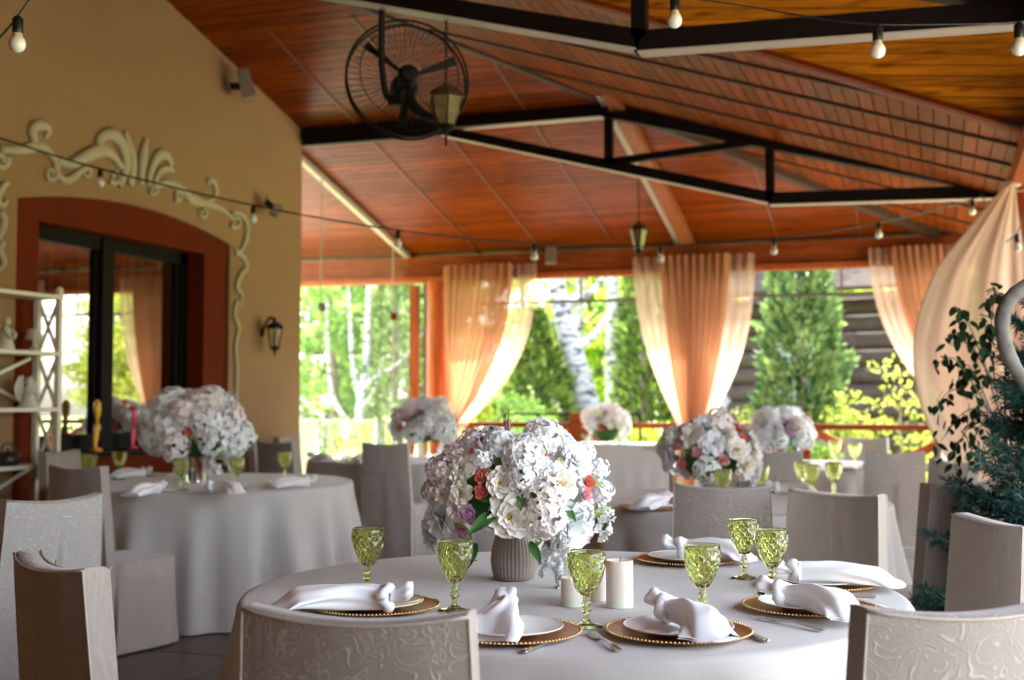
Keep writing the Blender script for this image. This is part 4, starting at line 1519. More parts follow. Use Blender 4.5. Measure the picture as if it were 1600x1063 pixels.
# --- knotted napkin: body flowing from a knot at the origin along +X
def napkin_proto(seed, L=.25, W=.072, hang=0.0):
    rnd = random.Random(seed)
    ph = [rnd.uniform(0, 6.28) for _ in range(6)]
    r = link('napkin', None)

    def body(u, v):
        # v along, u around (closed loop)
        a = 2 * PI * u
        w = lerp(.020, W, sstep(v * 1.15)) * (1 + .12 * math.sin(5 * v + ph[0]))
        h = lerp(.026, .017, v) * (1 + .35 * math.sin(PI * v)) * (1 - .75 * sstep((v - .75) / .25))
        cy, sz = math.cos(a), math.sin(a)
        fold = 1 + .16 * math.sin(3 * a + 4 * v + ph[1]) * (1 - .3 * v) + .10 * math.sin(7 * a - 3 * v + ph[2])
        x = .008 + L * v + .02 * math.sin(2 * a + ph[3]) * v * v
        y = w * cy * fold + .018 * math.sin(3 * v + ph[4])
        z = h + h * max(-.92, sz * fold) + .006 * math.sin(2 * a + 5 * v + ph[5]) * v
        z = max(.001, z)
        if v > .75:
            z -= hang * ((v - .75) / .25) ** 1.4
        return (x, y, z)
    b = MB().grid(body, 36, 26, True)
    b.f.append(tuple(range(36)))
    b.build('folded_body', M['napkin'], r)

    def tail(u, v):
        a = 2 * PI * u
        w = lerp(.014, .030, sstep(v)) * (1 - .35 * sstep((v - .7) / .3))
        fold = 1 + .2 * math.sin(4 * a + ph[2])
        return (-.012 - .05 * v, w * math.cos(a) * fold, .032 + .018 * v + w * .75 * math.sin(a) * fold)
    b = MB().grid(tail, 24, 10, True)
    b.f.append(tuple(10 * 24 + k for k in range(24)))
    b.build('knot_tail', M['napkin'], r)
    kn = MB()
    pts = []
    for k in range(21):
        a = 2 * PI * k / 20
        pts.append((.006 * math.sin(a * 2 + 1), .020 * math.cos(a), .030 + .020 * math.sin(a)))
    kn.tube(pts, [.013 + .003 * math.sin(k * 1.3) for k in range(21)], 10)
    kn.build('knot', M['napkin'], r)
    return r


NAP = [[napkin_proto(3), False], [napkin_proto(8, .21, .062), False], [napkin_proto(12, .20, .05, .012), False]]


def fork_proto():
    r = link('fork', None)
    b = MB()

    def zf(x):
        return .0022 + .010 * math.sin(max(0, min(1, (x - .02) / .12)) * PI) * .5 + (.008 * ((x - .13) / .06) * (1 - (x - .13) / .06) * -1 if x > .13 else 0)
    outline = [(0, .007), (.01, .009), (.04, .0065), (.08, .0035), (.115, .003), (.128, .008), (.136, .0115), (.150, .012)]
    n = len(outline)
    vs, fs = [], []
    for x, w in outline:
        for s, d in ((-1, 0), (1, 0), (1, .0018), (-1, .0018)):
            vs.append((x, s * w, zf(x) + d))
    for i in range(n - 1):
        for k in range(4):
            k2 = (k + 1) % 4
            fs.append((i * 4 + k, i * 4 + k2, (i + 1) * 4 + k2, (i + 1) * 4 + k))
    fs += [(3, 2, 1, 0), tuple((n - 1) * 4 + k for k in range(4))]
    b.add(vs, fs).build('handle', M['steel'], r, angle=40)
    for y in (-.0102, -.0034, .0034, .0102):
        MB().beam((.148, y, zf(.15) + .001), (.192, y * .95, zf(.15) + .0045), .0036, .0018).build('tine', M['steel'], r, smooth=False)
    return r


def knife_proto():
    r = link('table_knife', None)
    MB().beam((0, 0, .004), (.085, 0, .004), .013, .0065).build('handle', M['steel'], r, smooth=False)
    MB().prism([(.085, -.006, .0032), (.095, -.0085, .0032), (.17, -.0095, .0032), (.197, -.003, .0032), (.203, .004, .0032), (.19, .0062, .0032), (.085, .006, .0032)], (0, 0, 1), .0014).build('blade', M['steel'], r, smooth=False)
    MB().ball((0, 0, .004), (.006, .0065, .0034), 10, 6).build('butt', M['steel'], r)
    return r


FRK, KNF = [fork_proto(), False], [knife_proto(), False]
ZT = .7508


def setting(x, y, who, nap, rz, dx=0, dy=0, ch=True, nsc=1.0, sc=1.0):
    z = ZT
    if ch:
        use(CHG, x, y, z, 'copper gold charger plate ' + who, 'charger', 'copper gold chargers', x * 3, sc)
        z += .0062 * sc
    use(PLT, x, y, z, 'white dinner plate ' + who, 'plate', 'white dinner plates', 0, sc)
    use(NAP[nap], x + dx, y + dy, z + .0085 * sc, 'knotted white napkin ' + who, 'napkin', 'knotted white napkins', rz, nsc)


def dirpx(p0, p1, z=.76):
    a, b = at(*p0, 2, z), at(*p1, 2, z)
    return math.atan2(b.y - a.y, b.x - a.x)


P_ = lambda px, py, z=.775: at(px, py, 2, z)


def setting_px(c, who, nap, knot, end, ch=True, nsc=1.0, sc=1.0):
    k = P_(*knot, .79)
    setting(c[0], c[1], who, nap, dirpx(knot, end, .785), k.x - c[0], k.y - c[1], ch, nsc, sc)


setting_px((-1.28, 2.66), 'at the far left of the nearest table', 0, (603, 938), (440, 938))
setting_px((-0.87, 2.46), 'beside the front chair of the nearest table', 2, (786, 952), (745, 992))
setting_px((-0.53, 2.585), 'at the middle front of the nearest table', 1, (1042, 955), (1128, 985))
setting_px((-0.30, 2.99), 'at the right of the nearest table, lower of two', 1, (1222, 932), (1345, 952))
setting_px((-0.31, 3.38), 'at the right of the nearest table, upper of two', 0, (1243, 896), (1375, 900))
setting_px((-0.74, 3.74), 'at the back of the nearest table', 1, (1066, 858), (1140, 862))
setting_px((-4.02, 5.66), 'at the left front of the far left table', 1, (245, 762), (205, 766), False)
setting_px((-3.72, 5.92), 'in front of the far left bouquet', 1, (330, 760), (372, 762), False)
setting_px((-3.62, 6.35), 'at the right end of the far left table', 1, (478, 752), (430, 754), False)
setting_px((-4.86, 6.78), 'at the back left of the far left table', 1, (222, 738), (200, 739), False)
setting_px((-4.85, 9.05), 'at the left of the film window table', 1, (490, 714), (510, 715), False)
setting_px((-4.50, 8.98), 'beside the pale pleated chair on the film window table', 1, (575, 714), (550, 716), False)
setting_px((-1.24, 5.50), 'at the left front of the middle table', 1, (1035, 783), (985, 790))
setting_px((-0.80, 6.70), 'at the back of the middle table', 1, (1215, 762), (1260, 764), False)
setting_px((-0.62, 9.05), 'at the front of the farthest right table', 1, (1370, 727), (1335, 730), False)
setting_px((-1.25, 9.35), 'below the round white bouquet', 1, (1235, 720), (1210, 722), False)


def cutlery(P, p0, p1, label, cat, z=.753):
    a = at(*p0, 2, z)
    use(P, a.x, a.y, ZT + .0002, label, cat, 'silver cutlery', dirpx(p0, p1, z))


cutlery(FRK, (968, 1018), (920, 988), 'silver fork left of the front plate', 'fork')
cutlery(KNF, (820, 1020), (888, 990), 'silver knife right of the plate by the front chair', 'knife')
cutlery(KNF, (1198, 1003), (1130, 978), 'silver knife slid under the front plate at its right', 'knife')
cutlery(FRK, (1287, 987), (1165, 962), 'silver fork before the lower right plate', 'fork')
cutlery(KNF, (1368, 933), (1270, 927), 'silver knife between the two right plates', 'knife')
cutlery(KNF, (1400, 957), (1330, 935), 'silver knife with its tip at the right rim', 'knife')
cutlery(FRK, (1215, 878), (1140, 880), 'silver fork behind the farthest goblet', 'fork')
cutlery(KNF, (1022, 874), (1075, 870), 'silver knife left of the back plate', 'knife')

# --- candles
def candle(x, y, R, H, label, mat='wax', z=ZT):
    t = thing('pillar_candle', label, 'candle', (x, y, z), group='pillar candles')
    MB().lathe([(.0005, 0), (R, 0), (R, H * .3), (R * .995, H * .7), (R, H - .004), (R * .97, H), (R * .86, H - .002), (R * .7, H - .007), (.0005, H - .009)], 40,
               lambda r, zz, a, i: r * (1 + .012 * math.sin(3 * a + 30 * zz)) if r > .01 else r, cap=False).build('body', M[mat], t, angle=50)
    MB().tube([(0, 0, H - .012), (.001, 0, H - .002), (.003, .001, H + .006)], .0012, 6).build('wick', M['wick'], t)


candle(-0.735, 2.885, .033, .112, 'tall white pillar candle right of the nearest goblet')
candle(-0.845, 2.865, .031, .068, 'short white candle hidden behind the nearest goblet')
candle(-0.810, 2.965, .030, .100, 'white candle between the short and the tall one')
candle(-1.21, 5.88, .036, .13, 'amber candle beside the coral bouquet on the middle table', 'amber')
candle(-0.93, 6.30, .04, .14, 'frosted candle right of the coral bouquet', 'frost')
candle(-1.16, 6.5, .035, .19, 'pale candle left of the coral bouquet', 'frost')

# glassware shapes on the film window table
for i, (px_, py_, hh) in enumerate(((488, 716, .30), (600, 713, .34))):
    p = at(px_, py_, 2, .752)
    t = thing('glass_cylinder', ('left', 'right')[i] + ' clear glass cylinder vase on the film window table', 'vase', (max(p.x, -4.98), min(p.y, 9.75), ZT))
    MB().lathe([(.0005, 0), (.05, 0), (.052, .004), (.052, hh), (.049, hh), (.049, .01), (.0005, .01)], 28, cap=False).build('body', M['glassvase'], t, angle=50)
    MB().lathe([(.052, hh - .002), (.054, hh), (.052, hh + .003), (.049, hh)], 28, cap=False).build('rim', M['glassvase'], t)

# ================================================================== FLOWERS
def petal(b, base, out, up, L, W, cup, curl, nu=3, nv=4, ruf=0.0, ph=0.0):
    """one curved petal growing from base: leans out, cups up"""
    out, up = Vector(out), Vector(up)
    side = out.cross(up).normalized()
    vs = []
    for j in range(nv + 1):
        t = j / nv
        w = W * (math.sin(PI * min(1, t * .62 + .16)) ** .9) * (1 if t < .85 else .88)
        ang = cup + curl * t
        for i in range(nu + 1):
            s = (i / nu * 2 - 1)
            p = base + out * (L * t * math.sin(ang)) + up * (L * t * math.cos(ang)) + side * (s * w / 2)
            p = p - (out * math.cos(ang) - up * math.sin(ang)) * (W * .22 * s * s * -1) * (-1)
            if ruf and t > .6:
                p = p + up * (ruf * math.sin(s * 5 + ph) * (t - .6) / .4)
            vs.append(p)
    fs = []
    for j in range(nv):
        for i in range(nu):
            k = j * (nu + 1) + i
            fs.append((k, k + 1, k + nu + 2, k + nu + 1))
    b.add(vs, fs)


UP = Vector((0, 0, 1))


def radial(a):
    return Vector((math.cos(a), math.sin(a), 0))


def peony(seed, n_outer=9):
    """radius about 1, opening along +Z"""
    rnd = random.Random(seed)
    b = MB()
    for lay, (n, L, W, cup, curl, z) in enumerate(((n_outer, 1.05, .85, .95, .35, -.25), (9, .95, .72, .62, .45, -.2), (9, .78, .58, .35, .55, -.12), (8, .60, .44, .16, .55, -.05), (6, .45, .32, .05, .4, 0))):
        for k in range(n):
            a = 2 * PI * (k + .5 * (lay % 2)) / n + rnd.uniform(-.2, .2)
            petal(b, radial(a) * .10 + UP * z, radial(a), UP, L * rnd.uniform(.85, 1.1), W * rnd.uniform(.85, 1.15), cup + rnd.uniform(-.12, .12), curl + rnd.uniform(-.2, .2), 3, 4, .06, rnd.uniform(0, 6))
    return b


def rose(seed):
    rnd = random.Random(seed)
    b = MB()
    a = 0
    for k in range(22):
        s = k / 21
        a += 2.35
        petal(b, radial(a) * (.05 + .10 * s) + UP * (-.55 + .12 * (1 - s)), radial(a), UP, lerp(.95, 1.12, s) * rnd.uniform(.95, 1.05), lerp(.45, .95, s), lerp(.03, .42, s ** 1.4), lerp(-.25, .45, s ** 1.5), 3, 5)
    return b


def hydrangea(seed, n=34):
    rnd = random.Random(seed)
    b = MB()
    for k in range(n):
        zc = 1 - (k + .5) / n * 1.45
        rr = math.sqrt(max(0, 1 - zc * zc))
        a = k * 2.39996
        c = Vector((rr * math.cos(a), rr * math.sin(a), zc)) * rnd.uniform(.78, 1.0)
        nrm = (c.normalized() + Vector((rnd.uniform(-.35, .35), rnd.uniform(-.35, .35), rnd.uniform(-.2, .35)))).normalized()
        t1 = nrm.orthogonal().normalized()
        t1.rotate(Matrix.Rotation(rnd.uniform(0, 6), 3, nrm))
        for q in range(4):
            d = t1.copy()
            d.rotate(Matrix.Rotation(q * PI / 2, 3, nrm))
            petal(b, c, d, nrm, rnd.uniform(.26, .34), rnd.uniform(.26, .34), 1.2, .35, 2, 2)
    return b


def bud(seed):
    rnd = random.Random(seed)
    b = MB()
    for k in range(8):
        a = k * 2.4
        petal(b, radial(a) * .12 + UP * -.7, radial(a), UP, 1.5, .8, .28 - .02 * k, -.42, 2, 4)
    return b


def leaf_shape():
    b = MB()

    def fn(u, v):
        w = .34 * math.sin(PI * min(1, v * .92 + .05)) ** .8 * (1 - .25 * v)
        s = u * 2 - 1
        return Vector((s * w, v * 1.6, .10 * abs(s) + .25 * math.sin(v * 2) - .28 * v * v))
    return b.grid(fn, 4, 6)


def sprig(seed, n=26, L=1.0):
    """hanging spray of small blossoms along a stem down -Z"""
    rnd = random.Random(seed)
    b = MB()
    for k in range(n):
        s = (k + .5) / n
        c = Vector((.10 * math.sin(s * 5) + rnd.uniform(-.12, .12), rnd.uniform(-.12, .12), -s * L))
        nrm = Vector((rnd.uniform(-1, 1), rnd.uniform(-1, .2), rnd.uniform(-.4, .8))).normalized()
        t1 = nrm.orthogonal().normalized()
        for q in range(4):
            d = t1.copy()
            d.rotate(Matrix.Rotation(q * PI / 2, 3, nrm))
            petal(b, c, d, nrm, .12, .11, 1.15, .3, 2, 2)
    return b


FM = {'peony': [peony(k).mesh('peony') for k in range(3)], 'rose': [rose(k).mesh('rose') for k in range(2)], 'hydrangea': [hydrangea(k).mesh('hydrangea') for k in range(3)],
      'bud': [bud(1).mesh('bud')], 'leaf': [leaf_shape().mesh('leaf')], 'sprig': [sprig(k).mesh('sprig') for k in range(2)]}
_cache = {}
_st = MB()
for _k in range(16):
    _a, _r = _k * 2.4, .05 + .016 * _k
    _st.ball((_r * math.cos(_a), _r * math.sin(_a), .20 + .05 * math.sin(_k * 3)), .055, 6, 5)
STAMEN = _st.mesh('stamens', M['stamen'])


def flower(kind, mat, parent, pos, axis, r, spin=0.0, var=0):
    key = (kind, var % len(FM[kind]), mat)
    if key not in _cache:
        me = FM[kind][key[1]].copy()
        me.materials.clear()
        me.materials.append(M[mat])
        _cache[key] = me
    o = link(kind, _cache[key], parent, pos)
    q = Vector(axis).normalized().to_track_quat('Z', 'Y')
    o.rotation_mode = 'QUATERNION'
    from mathutils import Quaternion
    o.rotation_quaternion = q @ Quaternion((0, 0, 1), spin)
    o.scale = (r,) * 3
    if kind == 'peony' and mat == 'p_cream':
        tag(link('stamens', STAMEN, o), kind='stuff')
    return o


# ---- the big bouquet on the nearest table (local X = across the view, Y = away)
BQ = at(803, 903, 2, .755)
SCL = 1 / 552.0
bq = thing('flower_bouquet', 'large dome of white and pink flowers on the nearest table', 'bouquet', (BQ.x, BQ.y, ZT + .135), YAW)
CX, CY, RX_, RY_, RZ_ = 806, 776, .235, .20, .165


def bpos(px_, py_, depth=None):
    dx, dz = (px_ - 803) * SCL, (835 - py_) * SCL
    ex, ez = (px_ - CX) * SCL / RX_, (CY - py_) * SCL / RZ_
    q = max(0.0, 1 - (ex * ex + ez * ez) * .85)
    dy = -RY_ * math.sqrt(q) if depth is None else depth
    c = Vector(((CX - 803) * SCL, 0, (835 - CY) * SCL))
    p = Vector((dx, dy, dz))
    return p, (p - c)


FL = [('peony', 'p_cream', 796, 804, 30), ('peony', 'p_cream', 783, 755, 21), ('peony', 'p_cream', 726, 772, 18), ('peony', 'p_cream', 725, 737, 18), ('peony', 'p_cream', 697, 773, 14),
      ('rose', 'p_lilac', 738, 802, 18), ('rose', 'p_lilac', 726, 831, 15), ('rose', 'p_coral', 756, 746, 14), ('rose', 'p_coral', 757, 769, 13),
      ('bud', 'p_coral', 741, 712, 9), ('bud', 'p_coral', 757, 696, 8), ('bud', 'p_pink', 793, 674, 13), ('bud', 'p_pink', 745, 702, 9),
      ('hydrangea', 'p_white', 780, 700, 24), ('hydrangea', 'p_white', 848, 693, 32), ('hydrangea', 'p_white', 817, 718, 31), ('hydrangea', 'p_white', 874, 700, 22), ('hydrangea', 'p_white', 813, 748, 24),
      ('peony', 'p_cream', 868, 757, 27), ('hydrangea', 'p_blush', 846, 772, 30), ('hydrangea', 'p_blush', 847, 806, 32), ('peony', 'p_white', 895, 724, 26), ('rose', 'p_pink', 880, 731, 9), ('bud', 'p_coral', 851, 719, 8),
      ('rose', 'p_coral', 913, 757, 12), ('rose', 'p_pink', 908, 775, 12), ('bud', 'p_coral', 912, 789, 9), ('peony', 'p_mint', 886, 818, 36), ('hydrangea', 'p_white', 929, 740, 19), ('hydrangea', 'p_white', 936, 772, 18), ('hydrangea', 'p_white', 912, 715, 16),
      ('rose', 'p_pink', 918, 840, 12), ('hydrangea', 'p_mauve', 694, 742, 24), ('hydrangea', 'p_mauve', 712, 717, 18), ('hydrangea', 'p_mauve', 680, 770, 17), ('peony', 'p_mint', 692, 816, 27), ('peony', 'p_mint', 676, 842, 22),
      ('hydrangea', 'p_white', 755, 722, 16), ('peony', 'p_blush', 715, 795, 14), ('hydrangea', 'p_white', 880, 850, 16), ('hydrangea', 'p_blush', 830, 700, 18), ('hydrangea', 'p_white', 905, 800, 18), ('peony', 'p_white', 846, 740, 20)]
for i, (k, m, x, y, r) in enumerate(FL):
    p, ax = bpos(x, y)
    ax = ax + Vector((0, -.10, .02))
    o = flower(k, m, bq, p, ax, r * SCL * (1.05 if k != 'hydrangea' else 1.0), i * 1.7, i)
rnd = random.Random(5)
for i in range(26):          # the far side of the dome
    a = rnd.uniform(.15, PI - .15)
    e = rnd.uniform(-.35, 1.2)
    d = Vector((math.cos(a) * math.cos(e) * RX_, math.sin(a) * math.cos(e) * RY_, math.sin(e) * RZ_))
    c = Vector(((CX - 803) * SCL, 0, (835 - CY) * SCL))
    flower(*(('hydrangea', 'p_white'), ('peony', 'p_cream'), ('hydrangea', 'p_blush'), ('rose', 'p_lilac'), ('peony', 'p_white'))[i % 5], bq, c + d * .92, d, (.05, .045, .05, .03, .05)[i % 5], i, i)
for i, (x, y, r, m) in enumerate(((768, 770, 34, 'p_leaf'), (778, 795, 34, 'p_leaf'), (745, 775, 28, 'p_leaf'), (752, 825, 34, 'p_leaf'), (742, 850, 26, 'p_leaf'), (928, 812, 24, 'p_sprig'), (934, 822, 18, 'p_sprig'), (828, 845, 24, 'p_leaf'), (838, 855, 20, 'p_sprig'), (905, 765, 20, 'p_leaf'), (915, 745, 20, 'p_sprig'), (770, 690, 20, 'p_leaf'), (803, 682, 18, 'p_sprig'), (748, 715, 20, 'p_sprig'), (735, 845, 26, 'p_sprig'), (815, 760, 22, 'p_leaf'), (830, 790, 22, 'p_leaf'), (860, 735, 20, 'p_leaf'), (880, 785, 20, 'p_leaf'), (775, 730, 22, 'p_leaf'))):
    p, ax = bpos(x, y)
    p = p * .93
    o = flower('leaf', m, bq, p, Vector((ax.x * .3, -.6, .4)), r * SCL, i * 2.3)
    o.rotation_mode = 'QUATERNION'
for i, (x, y, r, dp) in enumerate(((866, 838, 62, -.15), (880, 835, 40, -.17), (846, 850, 45, -.13), (945, 800, 48, -.05), (935, 790, 40, -.09), (868, 868, 45, -.15))):
    p, ax = bpos(x, y, dp)
    flower('sprig', 'p_white', bq, p, (0, 0, 1), r * SCL, i, i)
    MB().tube(catmull([p, p + Vector((.005, 0, -.4 * r * SCL)), p + Vector((-.003, 0, -1.05 * r * SCL))], 4), .0014, 5).build('stem', M['p_sprig'], bq)
p, ax = bpos(795, 665, -.03)
MB().tube([p + Vector((0, 0, -.06)), p, p + Vector((.001, 0, .028))], [.0025, .003, .0015], 6).build('stem', M['p_sprig'], bq)
p, ax = bpos(742, 868, -.14)
MB().tube(catmull([p + Vector((-.03, 0, .05)), p, p + Vector((.012, 0, -.005))], 4), .0016, 5).build('stem', M['p_leaf'], bq)
MB().ball((0, 0, .1), (.15, .13, .085), 20, 12).build('moss_core', M['p_leaf'], bq)

vz = thing('ribbed_vase', 'taupe ribbed ceramic vase under the large bouquet', 'vase', (BQ.x, BQ.y, ZT))
MB().lathe([(.0005, 0), (.047, 0), (.054, .004), (.060, .025), (.063, .055), (.060, .085), (.052, .115), (.044, .140), (.040, .155), (.036, .155), (.040, .135), (.0005, .13)], 144,
           lambda r, z, a, i: r * (1 + (.035 * abs(math.sin(a * 18)) if 1 < i < 9 else 0)), cap=False).build('body', M['ceramic'], vz, angle=70)
MB().tube([(.040 * math.cos(2 * PI * k / 40), .040 * math.sin(2 * PI * k / 40), .155) for k in range(41)], .0025, 6, False).build('lip', M['ceramic'], vz)


# ---- the other bouquets
def bouquet(c, z, R, label, pal, seed, n=34, vase=None, low=-.35, vlabel=''):
    rnd = random.Random(seed)
    t = thing('flower_bouquet', label, 'bouquet', (c[0], c[1], z), group='table bouquets')
    for i in range(n):
        zc = lerp(low, .97, (i + .5) / n)
        a = i * 2.39996
        rr = math.sqrt(1 - zc * zc)
        d = Vector((rr * math.cos(a), rr * math.sin(a), zc))
        k, m, r = pal[rnd.randrange(len(pal))]
        flower(k, m, t, Vector((d.x * R * .95, d.y * R * .95, R * .62 + d.z * R * .85)), d, r * R * rnd.uniform(.85, 1.1), i * 1.3, i)
    for i in range(16):
        a = rnd.uniform(0, 6.28)
        e = rnd.uniform(-.6, .9)
        d = Vector((math.cos(a) * math.cos(e), math.sin(a) * math.cos(e), math.sin(e)))
        flower('leaf', rnd.choice(('p_leaf', 'p_leaf', 'p_sprig')), t, Vector((d.x * R * .9, d.y * R * .9, R * .62 + d.z * R * .75)), d, R * .26, i)
    for i in range(4):
        a = rnd.uniform(0, 6.28)
        flower('sprig', 'p_white', t, Vector((math.cos(a) * R * .8, math.sin(a) * R * .8, R * .4)), (0, 0, 1), R * .7, i, i)
    MB().ball((0, 0, R * .6), (R * .6, R * .6, R * .5), 14, 8).build('moss_core', M['p_leaf'], t)
    if vase:
        m, h, r = vase
        v = thing('flower_vase', vlabel, 'vase', (c[0], c[1], ZT if c[1] < 12 else .803))
        MB().lathe([(.0005, 0), (r, 0), (r * 1.05, .006), (r * .95, h * .5), (r * 1.1, h), (r * 1.0, h), (r * .85, h * .5), (r * .9, .012), (.0005, .012)], 30, cap=False).build('body', M[m], v, angle=50)
        MB().tube([(r * 1.06 * math.cos(2 * PI * k / 30), r * 1.06 * math.sin(2 * PI * k / 30), h) for k in range(31)], r * .05, 6, False).build('rim', M[m], v)


W_ = [('hydrangea', 'p_white', .36), ('hydrangea', 'p_mint', .36), ('peony', 'p_white', .34), ('hydrangea', 'p_blush', .34)]
bouquet((-4.28, 6.38), ZT + .12, .27, 'white and blush bouquet in front of the arched window', W_ + [('hydrangea', 'p_mint', .4), ('rose', 'p_coral', .15), ('peony', 'p_blush', .3)], 21, 36, ('glassvase', .20, .07), -.3, 'clear glass vase on the far left table')
bouquet((-4.28, 9.85), ZT + .10, .26, 'white bouquet with coral roses beside the golden curtain', W_ + [('rose', 'p_coral', .2), ('rose', 'p_lilac', .17), ('hydrangea', 'p_mauve', .3)], 22, 34, ('glassvase', .18, .07), -.3, 'clear glass vase beside the golden curtain')
bouquet((-1.10, 6.22), ZT + .05, .235, 'bouquet with coral and lilac roses on the middle table', [('rose', 'p_coral', .17), ('rose', 'p_lilac', .21), ('peony', 'p_cream', .28), ('hydrangea', 'p_blush', .34), ('hydrangea', 'p_mint', .32), ('rose', 'p_pink', .17), ('peony', 'p_white', .3)], 23, 40, ('ceramic', .12, .055), -.3, 'ceramic vase half hidden behind the patterned chair')
bouquet((-1.20, 9.95), ZT + .09, .215, 'round white bouquet in front of the thuja', W_ + [('rose', 'p_lilac', .2), ('hydrangea', 'p_mauve', .34), ('hydrangea', 'p_white', .36)], 24, 34, ('ceramic', .14, .05), -.3, 'small vase under the round white bouquet')
bouquet((-3.22, 12.1), .80, .24, 'low blush bouquet on the white serving table', [('hydrangea', 'p_blush', .36), ('hydrangea', 'p_white', .34), ('rose', 'p_coral', .2), ('peony', 'p_cream', .3)], 25, 28, None, .05)

# ================================================================== FIXTURES
def S(px_, py_, d):
    """point seen at a pixel at depth d along the view axis"""
    r_ = ray(px_, py_)
    return Vector((r_[0] * d, r_[1] * d, EYE + r_[2] * d))


# ---- industrial fan hung from the roof
fc_ = S(637, 122, 6.25)
fan = thing('ceiling_fan', 'round caged fan hanging on a bent pole below the ceiling', 'fan', fc_, rot=(PI / 2 - .12, 0, YAW + .22))
RF = .315
for z, r in ((0.0, RF), (-.055, RF * .99), (.07, RF * .80)):
    MB().tube([(r * math.cos(2 * PI * k / 64), r * math.sin(2 * PI * k / 64), z) for k in range(65)], .006 if z < .01 else .0025, 6, False).build('cage_ring', M['black'], fan)
wires = MB()
for k in range(56):
    a = 2 * PI * k / 56
    pts = [(rr * math.cos(a + tw), rr * math.sin(a + tw), z) for rr, tw, z in ((RF, 0, 0), (RF * .93, .03, .045), (RF * .75, .10, .075), (RF * .45, .22, .09), (RF * .2, .34, .09))]
    wires.tube(pts, .0013, 4, False)
    pts = [(rr * math.cos(a), rr * math.sin(a), z) for rr, z in ((RF, 0), (RF * .95, -.05), (RF * .7, -.08), (RF * .2, -.085))]
    wires.tube(pts, .0013, 4, False)
tag(wires.build('cage_wires', M['black'], fan), kind='stuff')
for k in range(3):
    a = 2 * PI * k / 3 + .4

    def blade(u, v, a=a):
        r_ = lerp(.05, RF * .86, v)
        w = lerp(.02, .05, v) * (u - .5)
        return (r_ * math.cos(a) - w * math.sin(a), r_ * math.sin(a) + w * math.cos(a), .25 * w + .01)
    MB().grid(blade, 4, 6).build('blade', M['black'], fan)
MB().lathe([(.0005, -.02), (.05, -.02), (.055, .01), (.055, .05), (.04, .085), (.0005, .09)], 20, cap=False).build('hub', M['black'], fan, angle=40)
MB().lathe([(.0005, -.27), (.05, -.27), (.068, -.25), (.072, -.13), (.06, -.09), (.0005, -.085)], 20, cap=False).build('motor', M['black'], fan, angle=40)
pole = thing('fan_pole', 'bent black pole that carries the caged fan', 'pole', (0, 0, 0))
p0, p1, p2, p3 = S(597, -40, 6.15), S(596, 100, 6.15), S(604, 150, 6.15), S(625, 160, 6.2)
MB().tube([Vector((p0.x, p0.y, 4.55)), p0] + catmull([p1, p2, p3], 6), .016, 10).build('rod', M['black'], pole)
MB().tube(catmull([S(622, 155, 6.2), S(636, 140, 6.2), S(645, 165, 6.2), S(668, 182, 6.2), S(690, 185, 6.2)], 5), [.03] * 6 + [.028] * 7 + [.022] * 8, 10).build('swan_bracket', M['black'], pole)
MB().box(S(620, 158, 6.15), (.07, .06, .05)).build('clamp', M['black'], pole, smooth=False)


# ---- hanging lanterns
def lantern(top, z0, z1, R, label, chain_from):
    t = thing('hanging_lantern', label, 'lantern', (top.x, top.y, z0), group='hanging lanterns')
    H = z1 - z0
    # six glass panels between ribs
    zs = (.17 * H, .70 * H)
    rr = (R * .42, R * .85)
    for k in range(6):
        a0, a1 = 2 * PI * k / 6, 2 * PI * (k + 1) / 6
        q = [(rr[0] * math.cos(a0), rr[0] * math.sin(a0), zs[0]), (rr[0] * math.cos(a1), rr[0] * math.sin(a1), zs[0]), (rr[1] * math.cos(a1), rr[1] * math.sin(a1), zs[1]), (rr[1] * math.cos(a0), rr[1] * math.sin(a0), zs[1])]
        MB().prism(q, ((math.cos((a0 + a1) / 2), math.sin((a0 + a1) / 2), 0)), .002).build('glass_panel', M['lampglass'], t, smooth=False)
        MB().tube([q[0], q[3]], R * .05, 6).build('rib', M['bronze'], t)
    MB().lathe([(R * .9, zs[1] - .004), (R, zs[1]), (R * .96, zs[1] + .05 * H), (R * .62, zs[1] + .14 * H), (R * .3, zs[1] + .2 * H), (R * .12, zs[1] + .25 * H), (R * .1, zs[1] + .30 * H)], 6).build('cap', M['bronze'], t, smooth=False)
    MB().lathe([(.001, -.02 * H), (R * .08, 0), (R * .1, .05 * H), (R * .35, .10 * H), (R * .5, .16 * H), (R * .46, .18 * H)], 12).build('base', M['black'], t, angle=40)
    MB().tube([(0, 0, -.22 * H), (0, 0, 0)], R * .06, 8).build('finial', M['black'], t)
    zc = zs[1] + .28 * H
    n = max(3, int((chain_from - z0 - zc) / .032))
    ch = MB()
    for k in range(n):
        z = lerp(zc, chain_from - z0, (k + .5) / n)
        pts = []
        for q in range(11):
            a = 2 * PI * q / 10
            x, zz = .008 * math.cos(a), .020 * math.sin(a)
            pts.append((x, 0, z + zz) if k % 2 else (0, x, z + zz))
        ch.tube(pts, .0028, 5, False)
    tag(ch.build('chain', M['black'], t), kind='stuff')


q = at(697, 150, 1, 5.45)
lantern(q, 2.545, 2.81, .10, 'old bronze lantern hanging in front of the caged fan', 3.17)
q = at(998, 370, 1, 10.1)
d_ = q.y
lantern(q, 2.475, 2.79, .085, 'dark bronze lantern hanging above the middle curtain', 3.13)

